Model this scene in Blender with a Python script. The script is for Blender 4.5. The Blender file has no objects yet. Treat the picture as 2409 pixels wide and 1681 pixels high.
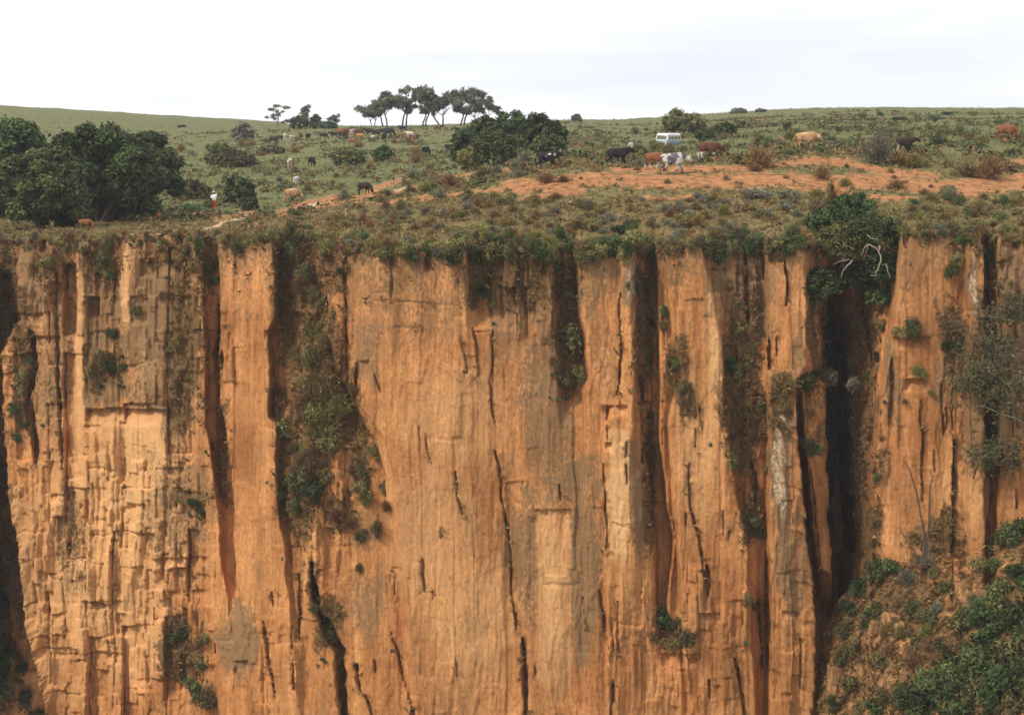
import bpy, bmesh, math, random
import numpy as np
from mathutils import Vector, Matrix, Euler, Quaternion

# ---------------------------------------------------------------- camera, sky, sun, exposure
FPX, CX, CY = 6691.7, 1204.5, 840.5          # focal length and centre in photo pixels
CAMZ = 40.0
PITCH = math.atan((840.5 - 300.0) / FPX)     # eye level passes a little under the skyline
scene = bpy.context.scene
COL = scene.collection

cam_d = bpy.data.cameras.new('camera')
cam_d.sensor_width = 36.0
cam_d.lens = 100.0
cam_d.clip_start = 1.0
cam_d.clip_end = 6000.0
cam = bpy.data.objects.new('camera', cam_d)
cam.location = (0, 0, CAMZ)
cam.rotation_euler = (math.radians(90) - PITCH, 0, 0)
COL.objects.link(cam)
scene.camera = cam

SUN_ELEV, SUN_AZ = math.radians(44), math.radians(-128)   # light comes over the camera's left shoulder
world = bpy.data.worlds.new('World')
scene.world = world
world.use_nodes = True
wn, wl = world.node_tree.nodes, world.node_tree.links
wn.clear()
w_out = wn.new('ShaderNodeOutputWorld')
w_bg = wn.new('ShaderNodeBackground')
w_sky = wn.new('ShaderNodeTexSky')
w_sky.sky_type = 'NISHITA'
w_sky.sun_disc = False
w_sky.sun_elevation = SUN_ELEV
w_sky.sun_rotation = SUN_AZ
w_sky.dust_density = 3.0
w_sky.air_density = 1.0
w_sky.ozone_density = 1.0
w_hs = wn.new('ShaderNodeHueSaturation')
w_hs.inputs['Saturation'].default_value = 0.30
w_hs.inputs['Value'].default_value = 1.0
w_tc = wn.new('ShaderNodeTexCoord')
w_map = wn.new('ShaderNodeMapping')
w_map.inputs['Scale'].default_value = (3.0, 3.0, 22.0)
w_noise = wn.new('ShaderNodeTexNoise')
w_noise.inputs['Scale'].default_value = 1.3
w_noise.inputs['Detail'].default_value = 7.0
w_noise.inputs['Roughness'].default_value = 0.55
w_ramp = wn.new('ShaderNodeValToRGB')
w_ramp.color_ramp.elements[0].position = 0.32
w_ramp.color_ramp.elements[0].color = (9.5, 9.9, 10.9, 1)
w_ramp.color_ramp.elements[1].position = 0.66
w_ramp.color_ramp.elements[1].color = (13.2, 13.2, 13.2, 1)
w_mix = wn.new('ShaderNodeMixRGB')
w_mix.inputs['Fac'].default_value = 0.90      # a closed, thin cloud layer
wl.new(w_tc.outputs['Generated'], w_map.inputs['Vector'])
wl.new(w_map.outputs['Vector'], w_noise.inputs['Vector'])
wl.new(w_noise.outputs['Fac'], w_ramp.inputs['Fac'])
wl.new(w_sky.outputs['Color'], w_hs.inputs['Color'])
wl.new(w_hs.outputs['Color'], w_mix.inputs['Color1'])
wl.new(w_ramp.outputs['Color'], w_mix.inputs['Color2'])
wl.new(w_mix.outputs['Color'], w_bg.inputs['Color'])
w_bg.inputs['Strength'].default_value = 0.073
wl.new(w_bg.outputs['Background'], w_out.inputs['Surface'])

sun_d = bpy.data.lights.new('sun', 'SUN')
sun_d.energy = 2.3
sun_d.angle = math.radians(8)
sun_d.color = (1.0, 0.92, 0.79)
sun = bpy.data.objects.new('sun', sun_d)
sdir = Vector((math.sin(SUN_AZ) * math.cos(SUN_ELEV), math.cos(SUN_AZ) * math.cos(SUN_ELEV), math.sin(SUN_ELEV)))
sun.rotation_euler = sdir.to_track_quat('Z', 'Y').to_euler()
sun.location = (-60, -60, 120)
COL.objects.link(sun)

scene.view_settings.view_transform = 'Standard'
scene.view_settings.look = 'None'
scene.view_settings.gamma = 1.0
scene.view_settings.exposure = 0.45
scene.view_settings.use_curve_mapping = False
scene.render.engine = 'CYCLES'
scene.cycles.max_bounces = 5
scene.cycles.diffuse_bounces = 3
scene.cycles.transmission_bounces = 2
scene.cycles.transparent_max_bounces = 4
scene.cycles.use_denoising = True

# ---------------------------------------------------------------- helpers
CP, SP = math.cos(PITCH), math.sin(PITCH)

def unproj(u, v, Y):
    """world point seen at photo pixel (u, v) at world distance Y; arrays or scalars"""
    a = (np.asarray(u, float) - CX) / FPX
    b = (CY - np.asarray(v, float)) / FPX
    dy = CP + b * SP
    dz = -SP + b * CP
    k = np.asarray(Y, float) / dy
    return a * k, np.asarray(Y, float) + 0 * a + 0 * b, CAMZ + dz * k

def P3(u, v, Y):
    x, y, z = unproj(u, v, Y)
    return Vector((float(x), float(y), float(z)))

def tag(o, label=None, cat=None, group=None, kind=None):
    if label: o['label'] = label
    if cat: o['category'] = cat
    if group: o['group'] = group
    if kind: o['kind'] = kind
    return o

def link(name, data, parent=None):
    o = bpy.data.objects.new(name, data)
    COL.objects.link(o)
    if parent is not None:
        o.parent = parent
    return o

def empty(name, loc=(0, 0, 0), rz=0.0, sc=1.0):
    o = bpy.data.objects.new(name, None)
    o.location = loc
    o.rotation_euler = (0, 0, rz)
    o.scale = (sc, sc, sc) if not isinstance(sc, tuple) else sc
    o.empty_display_size = 0.2
    COL.objects.link(o)
    return o

def mesh_np(name, verts, faces, mat=None, smooth=False, attrs=None):
    """verts (n,3), faces list of arrays (m,k) with fixed k or a single array; attrs name->(n,4) colours"""
    me = bpy.data.meshes.new(name)
    verts = np.asarray(verts, np.float32)
    if isinstance(faces, np.ndarray):
        faces = [faces]
    faces = [f for f in faces if len(f)]
    loops = np.concatenate([f.ravel() for f in faces]).astype(np.int32)
    sizes = np.concatenate([np.full(len(f), f.shape[1], np.int32) for f in faces])
    starts = np.concatenate([[0], np.cumsum(sizes)[:-1]]).astype(np.int32)
    me.vertices.add(len(verts))
    me.vertices.foreach_set('co', verts.ravel())
    me.loops.add(len(loops))
    me.loops.foreach_set('vertex_index', loops)
    me.polygons.add(len(sizes))
    me.polygons.foreach_set('loop_start', starts)
    me.polygons.foreach_set('loop_total', sizes)
    if smooth:
        me.polygons.foreach_set('use_smooth', np.ones(len(sizes), bool))
    if attrs:
        for k, a in attrs.items():
            ca = me.color_attributes.new(k, 'FLOAT_COLOR', 'POINT')
            ca.data.foreach_set('color', np.asarray(a, np.float32).ravel())
    me.update(calc_edges=True)
    me.validate()
    if mat is not None:
        me.materials.append(mat)
    return me

# ---- value noise and cell noise on arrays
_rng = np.random.RandomState(7)
_TAB = _rng.rand(64, 256, 256).astype(np.float32)

def vnoise(x, y, seed=0):
    t = _TAB[seed % 64]
    xi = np.floor(x).astype(np.int64); yi = np.floor(y).astype(np.int64)
    fx = x - xi; fy = y - yi
    fx = fx * fx * (3 - 2 * fx); fy = fy * fy * (3 - 2 * fy)
    x0 = xi & 255; x1 = (xi + 1) & 255; y0 = yi & 255; y1 = (yi + 1) & 255
    return ((t[x0, y0] * (1 - fx) + t[x1, y0] * fx) * (1 - fy) + (t[x0, y1] * (1 - fx) + t[x1, y1] * fx) * fy)

def fbm(x, y, seed=0, octv=4, gain=0.5):
    s = 0; a = 1.0; n = 0
    for i in range(octv):
        s = s + a * vnoise(x * 2 ** i + 17.3 * i, y * 2 ** i + 9.1 * i, seed + i)
        n += a; a *= gain
    return s / n * 2 - 1

def cells(x, y, seed=0, metric='box'):
    xi = np.floor(x).astype(np.int64); yi = np.floor(y).astype(np.int64)
    best = np.full(x.shape, 9.0); second = np.full(x.shape, 9.0)
    rid = np.zeros(x.shape); cid = np.zeros(x.shape, np.int64)
    ox = np.zeros(x.shape); oy = np.zeros(x.shape)
    ta, tb, tc = _TAB[(seed) % 64], _TAB[(seed + 1) % 64], _TAB[(seed + 2) % 64]
    for dx in (-1, 0, 1):
        for dy in (-1, 0, 1):
            cx = xi + dx; cy = yi + dy
            a = cx & 255; b = cy & 255
            px = cx + 0.12 + 0.76 * ta[a, b]; py = cy + 0.12 + 0.76 * tb[a, b]
            if metric == 'box':
                d = np.maximum(np.abs(x - px), np.abs(y - py)) + 0.25 * (np.abs(x - px) + np.abs(y - py))
            else:
                d = np.hypot(x - px, y - py)
            near = d < best
            second = np.where(near, best, np.minimum(second, d))
            best = np.where(near, d, best)
            rid = np.where(near, tc[a, b], rid)
            cid = np.where(near, cx * 4096 + cy, cid)
            ox = np.where(near, x - px, ox); oy = np.where(near, y - py, oy)
    return rid, cid, best, second, ox, oy

def sstep(a, b, x):
    t = np.clip((x - a) / (b - a), 0, 1)
    return t * t * (3 - 2 * t)

# ---- node helpers
def new_mat(name):
    m = bpy.data.materials.new(name)
    m.use_nodes = True
    nt = m.node_tree
    nt.nodes.clear()
    return m, nt.nodes, nt.links

def ramp(nd, lk, src, stops):
    r = nd.new('ShaderNodeValToRGB')
    cr = r.color_ramp
    while len(cr.elements) < len(stops):
        cr.elements.new(0.5)
    for e, (p, c) in zip(cr.elements, stops):
        e.position = p
        e.color = (c[0], c[1], c[2], 1)
    lk.new(src, r.inputs['Fac'])
    return r.outputs['Color']

def mixc(nd, lk, fac, a, b, mode='MIX'):
    m = nd.new('ShaderNodeMixRGB')
    m.blend_type = mode
    for s, i in ((fac, 'Fac'), (a, 'Color1'), (b, 'Color2')):
        if isinstance(s, (int, float)):
            m.inputs[i].default_value = s
        elif isinstance(s, tuple):
            m.inputs[i].default_value = (s[0], s[1], s[2], 1)
        else:
            lk.new(s, m.inputs[i])
    return m.outputs['Color']

def noise_n(nd, lk, vec, scale, detail=4.0, rough=0.55, stretch=None):
    n = nd.new('ShaderNodeTexNoise')
    n.inputs['Scale'].default_value = scale
    n.inputs['Detail'].default_value = detail
    n.inputs['Roughness'].default_value = rough
    if stretch:
        mp = nd.new('ShaderNodeMapping')
        mp.inputs['Scale'].default_value = stretch
        lk.new(vec, mp.inputs['Vector'])
        vec = mp.outputs['Vector']
    lk.new(vec, n.inputs['Vector'])
    return n.outputs['Fac']

def math_n(nd, lk, op, a, b=None, clamp=False):
    m = nd.new('ShaderNodeMath')
    m.operation = op
    m.use_clamp = clamp
    for s, i in ((a, 0), (b, 1)):
        if s is None: continue
        if isinstance(s, (int, float)): m.inputs[i].default_value = s
        else: lk.new(s, m.inputs[i])
    return m.outputs[0]

def finish(nd, lk, col, rough=0.9, bump=None, bump_d=0.03, spec=0.15):
    b = nd.new('ShaderNodeBsdfPrincipled')
    b.inputs['Roughness'].default_value = rough
    b.inputs['Specular IOR Level'].default_value = spec
    if isinstance(col, tuple):
        b.inputs['Base Color'].default_value = (col[0], col[1], col[2], 1)
    else:
        lk.new(col, b.inputs['Base Color'])
    if bump is not None:
        bp = nd.new('ShaderNodeBump')
        bp.inputs['Strength'].default_value = 1.0
        bp.inputs['Distance'].default_value = bump_d
        lk.new(bump, bp.inputs['Height'])
        lk.new(bp.outputs['Normal'], b.inputs['Normal'])
    o = nd.new('ShaderNodeOutputMaterial')
    lk.new(b.outputs['BSDF'], o.inputs['Surface'])
    return b

def attr_n(nd, name):
    a = nd.new('ShaderNodeAttribute')
    a.attribute_name = name
    return a

def mat_rock():
    m, nd, lk = new_mat('sandstone')
    geo = nd.new('ShaderNodeNewGeometry')
    pos = geo.outputs['Position']
    w = attr_n(nd, 'weather')
    sep = nd.new('ShaderNodeSeparateColor')
    lk.new(w.outputs['Color'], sep.inputs['Color'])
    lich, fresh, soil_shade = sep.outputs[0], sep.outputs[1], sep.outputs[2]
    big = noise_n(nd, lk, pos, 0.35, 4, 0.55, (1, 1, 0.45))
    streak = noise_n(nd, lk, pos, 2.2, 5, 0.6, (1, 1, 0.07))
    fine = noise_n(nd, lk, pos, 6.0, 7, 0.72, (1, 1, 0.7))
    spk = noise_n(nd, lk, pos, 28.0, 3, 0.6)
    base = ramp(nd, lk, big, [(0.28, (0.35, 0.148, 0.052)), (0.5, (0.50, 0.226, 0.083)), (0.72, (0.61, 0.296, 0.115))])
    tn = attr_n(nd, 'tone')
    tsep = nd.new('ShaderNodeSeparateColor')
    lk.new(tn.outputs['Color'], tsep.inputs['Color'])
    tA = ramp(nd, lk, tsep.outputs[0], [(0.0, (0.70, 0.66, 0.62)), (0.35, (0.92, 0.90, 0.88)), (0.65, (1.04, 1.05, 1.06)), (1.0, (1.22, 1.27, 1.36))])
    base = mixc(nd, lk, 1.0, base, tA, 'MULTIPLY')
    tB = ramp(nd, lk, tsep.outputs[1], [(0.0, (0.84, 0.80, 0.78)), (0.5, (1.0, 1.0, 1.0)), (1.0, (1.10, 1.12, 1.20))])
    base = mixc(nd, lk, 1.0, base, tB, 'MULTIPLY')
    st = ramp(nd, lk, streak, [(0.30, (0.74, 0.70, 0.66)), (0.52, (1.0, 1.0, 1.0)), (0.72, (1.10, 1.08, 1.06))])
    thin = noise_n(nd, lk, pos, 7.0, 4, 0.6, (1, 1, 0.03))
    c = mixc(nd, lk, 0.75, base, st, 'MULTIPLY')
    c = mixc(nd, lk, 0.38, c, ramp(nd, lk, thin, [(0.34, (0.62, 0.57, 0.53)), (0.50, (1, 1, 1)), (0.7, (1.1, 1.1, 1.08))]), 'MULTIPLY')
    fn = ramp(nd, lk, fine, [(0.30, (0.42, 0.35, 0.31)), (0.45, (0.88, 0.85, 0.82)), (0.58, (1.06, 1.06, 1.06)), (0.74, (1.32, 1.34, 1.36))])
    c = mixc(nd, lk, 0.85, c, fn, 'MULTIPLY')
    pit = noise_n(nd, lk, pos, 17.0, 4, 0.7, (1, 1, 0.6))
    c = mixc(nd, lk, 0.8, c, ramp(nd, lk, pit, [(0.28, (0.35, 0.28, 0.24)), (0.40, (1, 1, 1)), (0.64, (1, 1, 1)), (0.74, (1.25, 1.28, 1.3))]), 'MULTIPLY')
    dull = noise_n(nd, lk, pos, 0.55, 6, 0.65, (1, 1, 0.4))
    c = mixc(nd, lk, ramp(nd, lk, dull, [(0.50, (0, 0, 0)), (0.68, (0.62, 0.62, 0.62))]), c, mixc(nd, lk, 0.8, (0.29, 0.145, 0.060), fn, 'MULTIPLY'))
    c = mixc(nd, lk, fresh, c, mixc(nd, lk, 0.5, (0.66, 0.385, 0.175), fn, 'MULTIPLY'))  # pale fresh rock, also the light painted on left-facing edges
    # grey lichen crust, patchy
    ln = noise_n(nd, lk, pos, 5.5, 6, 0.68, (1, 1, 0.7))
    lf = math_n(nd, lk, 'ADD', lich, math_n(nd, lk, 'MULTIPLY', math_n(nd, lk, 'SUBTRACT', ln, 0.5), 2.6))
    lf = math_n(nd, lk, 'MULTIPLY', math_n(nd, lk, 'SUBTRACT', lf, 0.34), 2.6, True)
    lf = math_n(nd, lk, 'MULTIPLY', lf, math_n(nd, lk, 'MULTIPLY', lich, 4.0, True))
    lc = ramp(nd, lk, spk, [(0.35, (0.115, 0.066, 0.030)), (0.52, (0.205, 0.122, 0.058)), (0.70, (0.37, 0.27, 0.165))])
    palef = math_n(nd, lk, 'MULTIPLY', math_n(nd, lk, 'SUBTRACT', lich, 1.05), 10.0, True)
    palef = math_n(nd, lk, 'MULTIPLY', palef, ramp(nd, lk, fine, [(0.44, (0, 0, 0)), (0.56, (1, 1, 1))]))
    lc = mixc(nd, lk, palef, lc, (0.46, 0.38, 0.27))
    c = mixc(nd, lk, math_n(nd, lk, 'MULTIPLY', lf, 0.85), c, lc)
    # earth and moss washed over ledges, plus shade painted into gullies and rim
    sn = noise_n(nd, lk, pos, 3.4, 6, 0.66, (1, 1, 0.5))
    sf = math_n(nd, lk, 'ADD', soil_shade, math_n(nd, lk, 'MULTIPLY', math_n(nd, lk, 'SUBTRACT', sn, 0.5), 2.4))
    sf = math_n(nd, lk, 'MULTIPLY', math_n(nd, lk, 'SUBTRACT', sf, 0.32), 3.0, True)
    sf = math_n(nd, lk, 'MULTIPLY', sf, math_n(nd, lk, 'MULTIPLY', soil_shade, 4.0, True))
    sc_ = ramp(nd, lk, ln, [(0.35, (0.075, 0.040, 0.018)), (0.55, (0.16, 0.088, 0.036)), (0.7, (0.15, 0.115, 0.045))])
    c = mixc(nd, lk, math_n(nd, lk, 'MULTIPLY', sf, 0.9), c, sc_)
    h = math_n(nd, lk, 'ADD', math_n(nd, lk, 'MULTIPLY', fine, 0.8), math_n(nd, lk, 'MULTIPLY', spk, 0.25))
    h = math_n(nd, lk, 'ADD', h, math_n(nd, lk, 'MULTIPLY', pit, 0.5))
    finish(nd, lk, c, 0.93, h, 0.035, 0.08)
    return m

def mat_ground():
    m, nd, lk = new_mat('veld_ground')
    geo = nd.new('ShaderNodeNewGeometry')
    pos = geo.outputs['Position']
    w = attr_n(nd, 'cover')
    sep = nd.new('ShaderNodeSeparateColor')
    lk.new(w.outputs['Color'], sep.inputs['Color'])
    dirt, pale, dry = sep.outputs[0], sep.outputs[1], sep.outputs[2]
    n1 = noise_n(nd, lk, pos, 0.16, 5, 0.6)
    n2 = noise_n(nd, lk, pos, 1.4, 6, 0.65)
    n3 = noise_n(nd, lk, pos, 7.0, 4, 0.65)
    g = ramp(nd, lk, n2, [(0.30, (0.052, 0.068, 0.024)), (0.44, (0.108, 0.128, 0.046)), (0.58, (0.165, 0.166, 0.068)), (0.76, (0.26, 0.200, 0.098))])
    gd = ramp(nd, lk, n2, [(0.30, (0.085, 0.058, 0.027)), (0.50, (0.175, 0.118, 0.053)), (0.72, (0.30, 0.185, 0.085))])
    g = mixc(nd, lk, dry, g, gd)
    d = ramp(nd, lk, n2, [(0.28, (0.21, 0.088, 0.037)), (0.5, (0.38, 0.168, 0.072)), (0.72, (0.48, 0.255, 0.120))])
    d = mixc(nd, lk, 0.6, d, ramp(nd, lk, n3, [(0.3, (0.62, 0.56, 0.5)), (0.6, (1.08, 1.08, 1.08))]), 'MULTIPLY')
    d = mixc(nd, lk, pale, d, (0.60, 0.44, 0.29))
    df = math_n(nd, lk, 'ADD', math_n(nd, lk, 'MULTIPLY', dirt, 0.85), math_n(nd, lk, 'MULTIPLY', math_n(nd, lk, 'SUBTRACT', n2, 0.5), 2.4))
    df = math_n(nd, lk, 'MULTIPLY', math_n(nd, lk, 'SUBTRACT', df, 0.38), 2.4, True)
    df = math_n(nd, lk, 'MULTIPLY', df, math_n(nd, lk, 'MULTIPLY', dirt, 5.0, True))
    c = mixc(nd, lk, df, g, d)
    finish(nd, lk, c, 0.95, math_n(nd, lk, 'ADD', n2, math_n(nd, lk, 'MULTIPLY', n3, 0.5)), 0.12, 0.05)
    return m

def mat_leaf(name, dark, mid, light, trans=0.2):
    m, nd, lk = new_mat(name)
    a = attr_n(nd, 'tint')
    sep = nd.new('ShaderNodeSeparateColor')
    lk.new(a.outputs['Color'], sep.inputs['Color'])
    oi = nd.new('ShaderNodeObjectInfo')
    c = ramp(nd, lk, sep.outputs[0], [(0.0, dark), (0.5, mid), (1.0, light)])
    k = nd.new('ShaderNodeHueSaturation')
    lk.new(c, k.inputs['Color'])
    lk.new(math_n(nd, lk, 'ADD', 0.475, math_n(nd, lk, 'MULTIPLY', oi.outputs['Random'], 0.05)), k.inputs['Hue'])
    lk.new(math_n(nd, lk, 'ADD', 0.80, math_n(nd, lk, 'MULTIPLY', oi.outputs['Random'], 0.42)), k.inputs['Value'])
    col = k.outputs['Color']
    b = nd.new('ShaderNodeBsdfPrincipled')
    b.inputs['Roughness'].default_value = 0.7
    b.inputs['Specular IOR Level'].default_value = 0.2
    lk.new(col, b.inputs['Base Color'])
    t = nd.new('ShaderNodeBsdfTranslucent')
    lk.new(col, t.inputs['Color'])
    mx = nd.new('ShaderNodeMixShader')
    mx.inputs[0].default_value = trans
    lk.new(b.outputs[0], mx.inputs[1]); lk.new(t.outputs[0], mx.inputs[2])
    o = nd.new('ShaderNodeOutputMaterial')
    lk.new(mx.outputs[0], o.inputs['Surface'])
    return m

def mat_plain(name, col, rough=0.6, var=0.15, scale=6.0, spec=0.3, metal=0.0):
    m, nd, lk = new_mat(name)
    tc = nd.new('ShaderNodeTexCoord')
    n = noise_n(nd, lk, tc.outputs['Object'], scale, 4, 0.6)
    lo = tuple(x * (1 - var) for x in col); hi = tuple(min(1, x * (1 + var)) for x in col)
    c = ramp(nd, lk, n, [(0.3, lo), (0.7, hi)])
    b = finish(nd, lk, c, rough, None, 0, spec)
    b.inputs['Metallic'].default_value = metal
    return m

M_ROCK = mat_rock()
M_GROUND = mat_ground()
M_LEAF = {
    'dark':  mat_leaf('leaf_dark_green', (0.008, 0.012, 0.004), (0.036, 0.054, 0.015), (0.115, 0.150, 0.042), 0.08),
    'green': mat_leaf('leaf_green', (0.020, 0.031, 0.009), (0.066, 0.092, 0.028), (0.165, 0.195, 0.066), 0.10),
    'bush':  mat_leaf('leaf_dull_olive', (0.023, 0.025, 0.008), (0.084, 0.082, 0.026), (0.195, 0.172, 0.060), 0.08),
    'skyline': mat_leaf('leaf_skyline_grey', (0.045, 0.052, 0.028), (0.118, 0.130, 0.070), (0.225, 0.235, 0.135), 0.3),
    'olive': mat_leaf('leaf_olive', (0.046, 0.041, 0.012), (0.150, 0.126, 0.040), (0.300, 0.240, 0.084), 0.10),
    'grey':  mat_leaf('leaf_grey_green', (0.050, 0.050, 0.032), (0.140, 0.134, 0.084), (0.275, 0.255, 0.165), 0.10),
    'dry':   mat_leaf('leaf_dry_brown', (0.058, 0.033, 0.013), (0.185, 0.106, 0.044), (0.370, 0.228, 0.100), 0.08),
    'straw': mat_leaf('grass_straw', (0.120, 0.090, 0.033), (0.250, 0.185, 0.075), (0.420, 0.305, 0.135), 0.15),
    'pasture': mat_leaf('grass_pasture', (0.082, 0.104, 0.036), (0.160, 0.184, 0.068), (0.265, 0.262, 0.115), 0.15),
    'aloe':  mat_leaf('aloe_leaf', (0.020, 0.048, 0.032), (0.045, 0.098, 0.062), (0.110, 0.180, 0.115), 0.05),
}
M_BARK = mat_plain('bark_brown', (0.085, 0.058, 0.038), 0.9, 0.4, 12)
M_BARKG = mat_plain('bark_grey', (0.17, 0.14, 0.10), 0.9, 0.3, 12)
M_PALEWOOD = mat_plain('bleached_wood', (0.30, 0.255, 0.18), 0.9, 0.25, 12)
# ---------------------------------------------------------------- cliff
def T(upts, d):
    return (upts if isinstance(upts, list) else [(500, upts), (1800, upts)], d if isinstance(d, list) else [(500, d), (1800, d)])

def sh(upts, k):
    return [(v, u + k) for v, u in upts]

_L0 = [(560, 34), (750, 34), (830, -4), (960, 0), (1117, 12), (1305, 40), (1492, 64), (1665, 112), (1760, 130)]
_S1 = [(560, 172), (1100, 172), (1300, 180), (1760, 200)]
_B2 = [(560, 280), (760, 283), (830, 305), (940, 345), (1000, 350), (1760, 350)]
_C2 = [(560, 447), (1000, 455), (1300, 490), (1760, 520)]
_PP = [(560, 478), (1000, 485), (1100, 505), (1300, 520), (1400, 535), (1760, 560)]
_D0 = [(560, 511), (750, 517), (900, 511), (1000, 528), (1100, 545), (1300, 551), (1400, 558), (1500, 578), (1760, 610)]
_D2 = [(560, 640), (740, 650), (780, 633), (980, 633), (1000, 655), (1080, 650), (1300, 668), (1500, 690), (1760, 720)]
_E0 = [(560, 800), (650, 798), (700, 785), (778, 768), (855, 792), (942, 831), (1030, 880), (1118, 908), (1200, 905), (1290, 930), (1380, 950), (1760, 960)]
_E1 = [(560, 838), (850, 840), (960, 852), (1030, 897), (1118, 926), (1300, 948), (1760, 982)]
_E2 = [(560, 1095), (1760, 1120)]
_G3 = [(560, 1300), (960, 1310), (1760, 1310)]
_F0 = [(560, 1356), (700, 1360), (780, 1368), (880, 1378), (920, 1368), (1000, 1370), (1760, 1372)]
_F2 = [(560, 1455), (900, 1458), (950, 1450), (1000, 1425), (1040, 1420), (1300, 1425), (1760, 1430)]
_F4 = [(560, 1482), (800, 1486), (1000, 1492), (1080, 1482), (1300, 1490), (1400, 1500), (1760, 1520)]
_G4b = [(560, 1530), (1000, 1535), (1080, 1532), (1300, 1548), (1400, 1545), (1480, 1560), (1760, 1575)]
_G4c = [(560, 1541), (700, 1546), (1000, 1548), (1100, 1556), (1270, 1580), (1350, 1570), (1430, 1562), (1500, 1590), (1760, 1600)]
_G0 = [(560, 1562), (700, 1570), (800, 1581), (860, 1595), (900, 1600), (950, 1580), (1000, 1572), (1300, 1592), (1760, 1622)]
_G2 = [(560, 1640), (680, 1672), (820, 1696), (1000, 1703), (1150, 1730), (1300, 1755), (1760, 1780)]
_H0 = [(560, 1800), (860, 1803), (900, 1803), (1300, 1807), (1760, 1808)]
_H2 = [(560, 1893), (860, 1893), (895, 1868), (1000, 1872), (1080, 1878), (1300, 1895), (1450, 1910), (1600, 1905), (1760, 1900)]
_H3 = [(560, 1922), (700, 1924), (872, 1926), (892, 1872), (1000, 1876), (1080, 1882), (1300, 1899), (1450, 1914), (1600, 1909), (1760, 1904)]
_H4 = [(560, 1932), (872, 1930), (892, 1882), (1000, 1886), (1080, 1893), (1300, 1911), (1450, 1927), (1600, 1930), (1760, 1932)]
_G6a = [(560, 1950), (1080, 1942), (1300, 1947), (1400, 1950), (1760, 1960)]
_G6b = [(560, 2040), (760, 1990), (900, 1985), (1080, 1984), (1250, 1998), (1350, 1990), (1400, 1985), (1760, 1990)]
_J0 = [(560, 2115), (650, 2110), (750, 2098), (800, 2085), (900, 2070), (980, 2060), (1150, 2046), (1300, 2040), (1760, 2030)]

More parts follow.
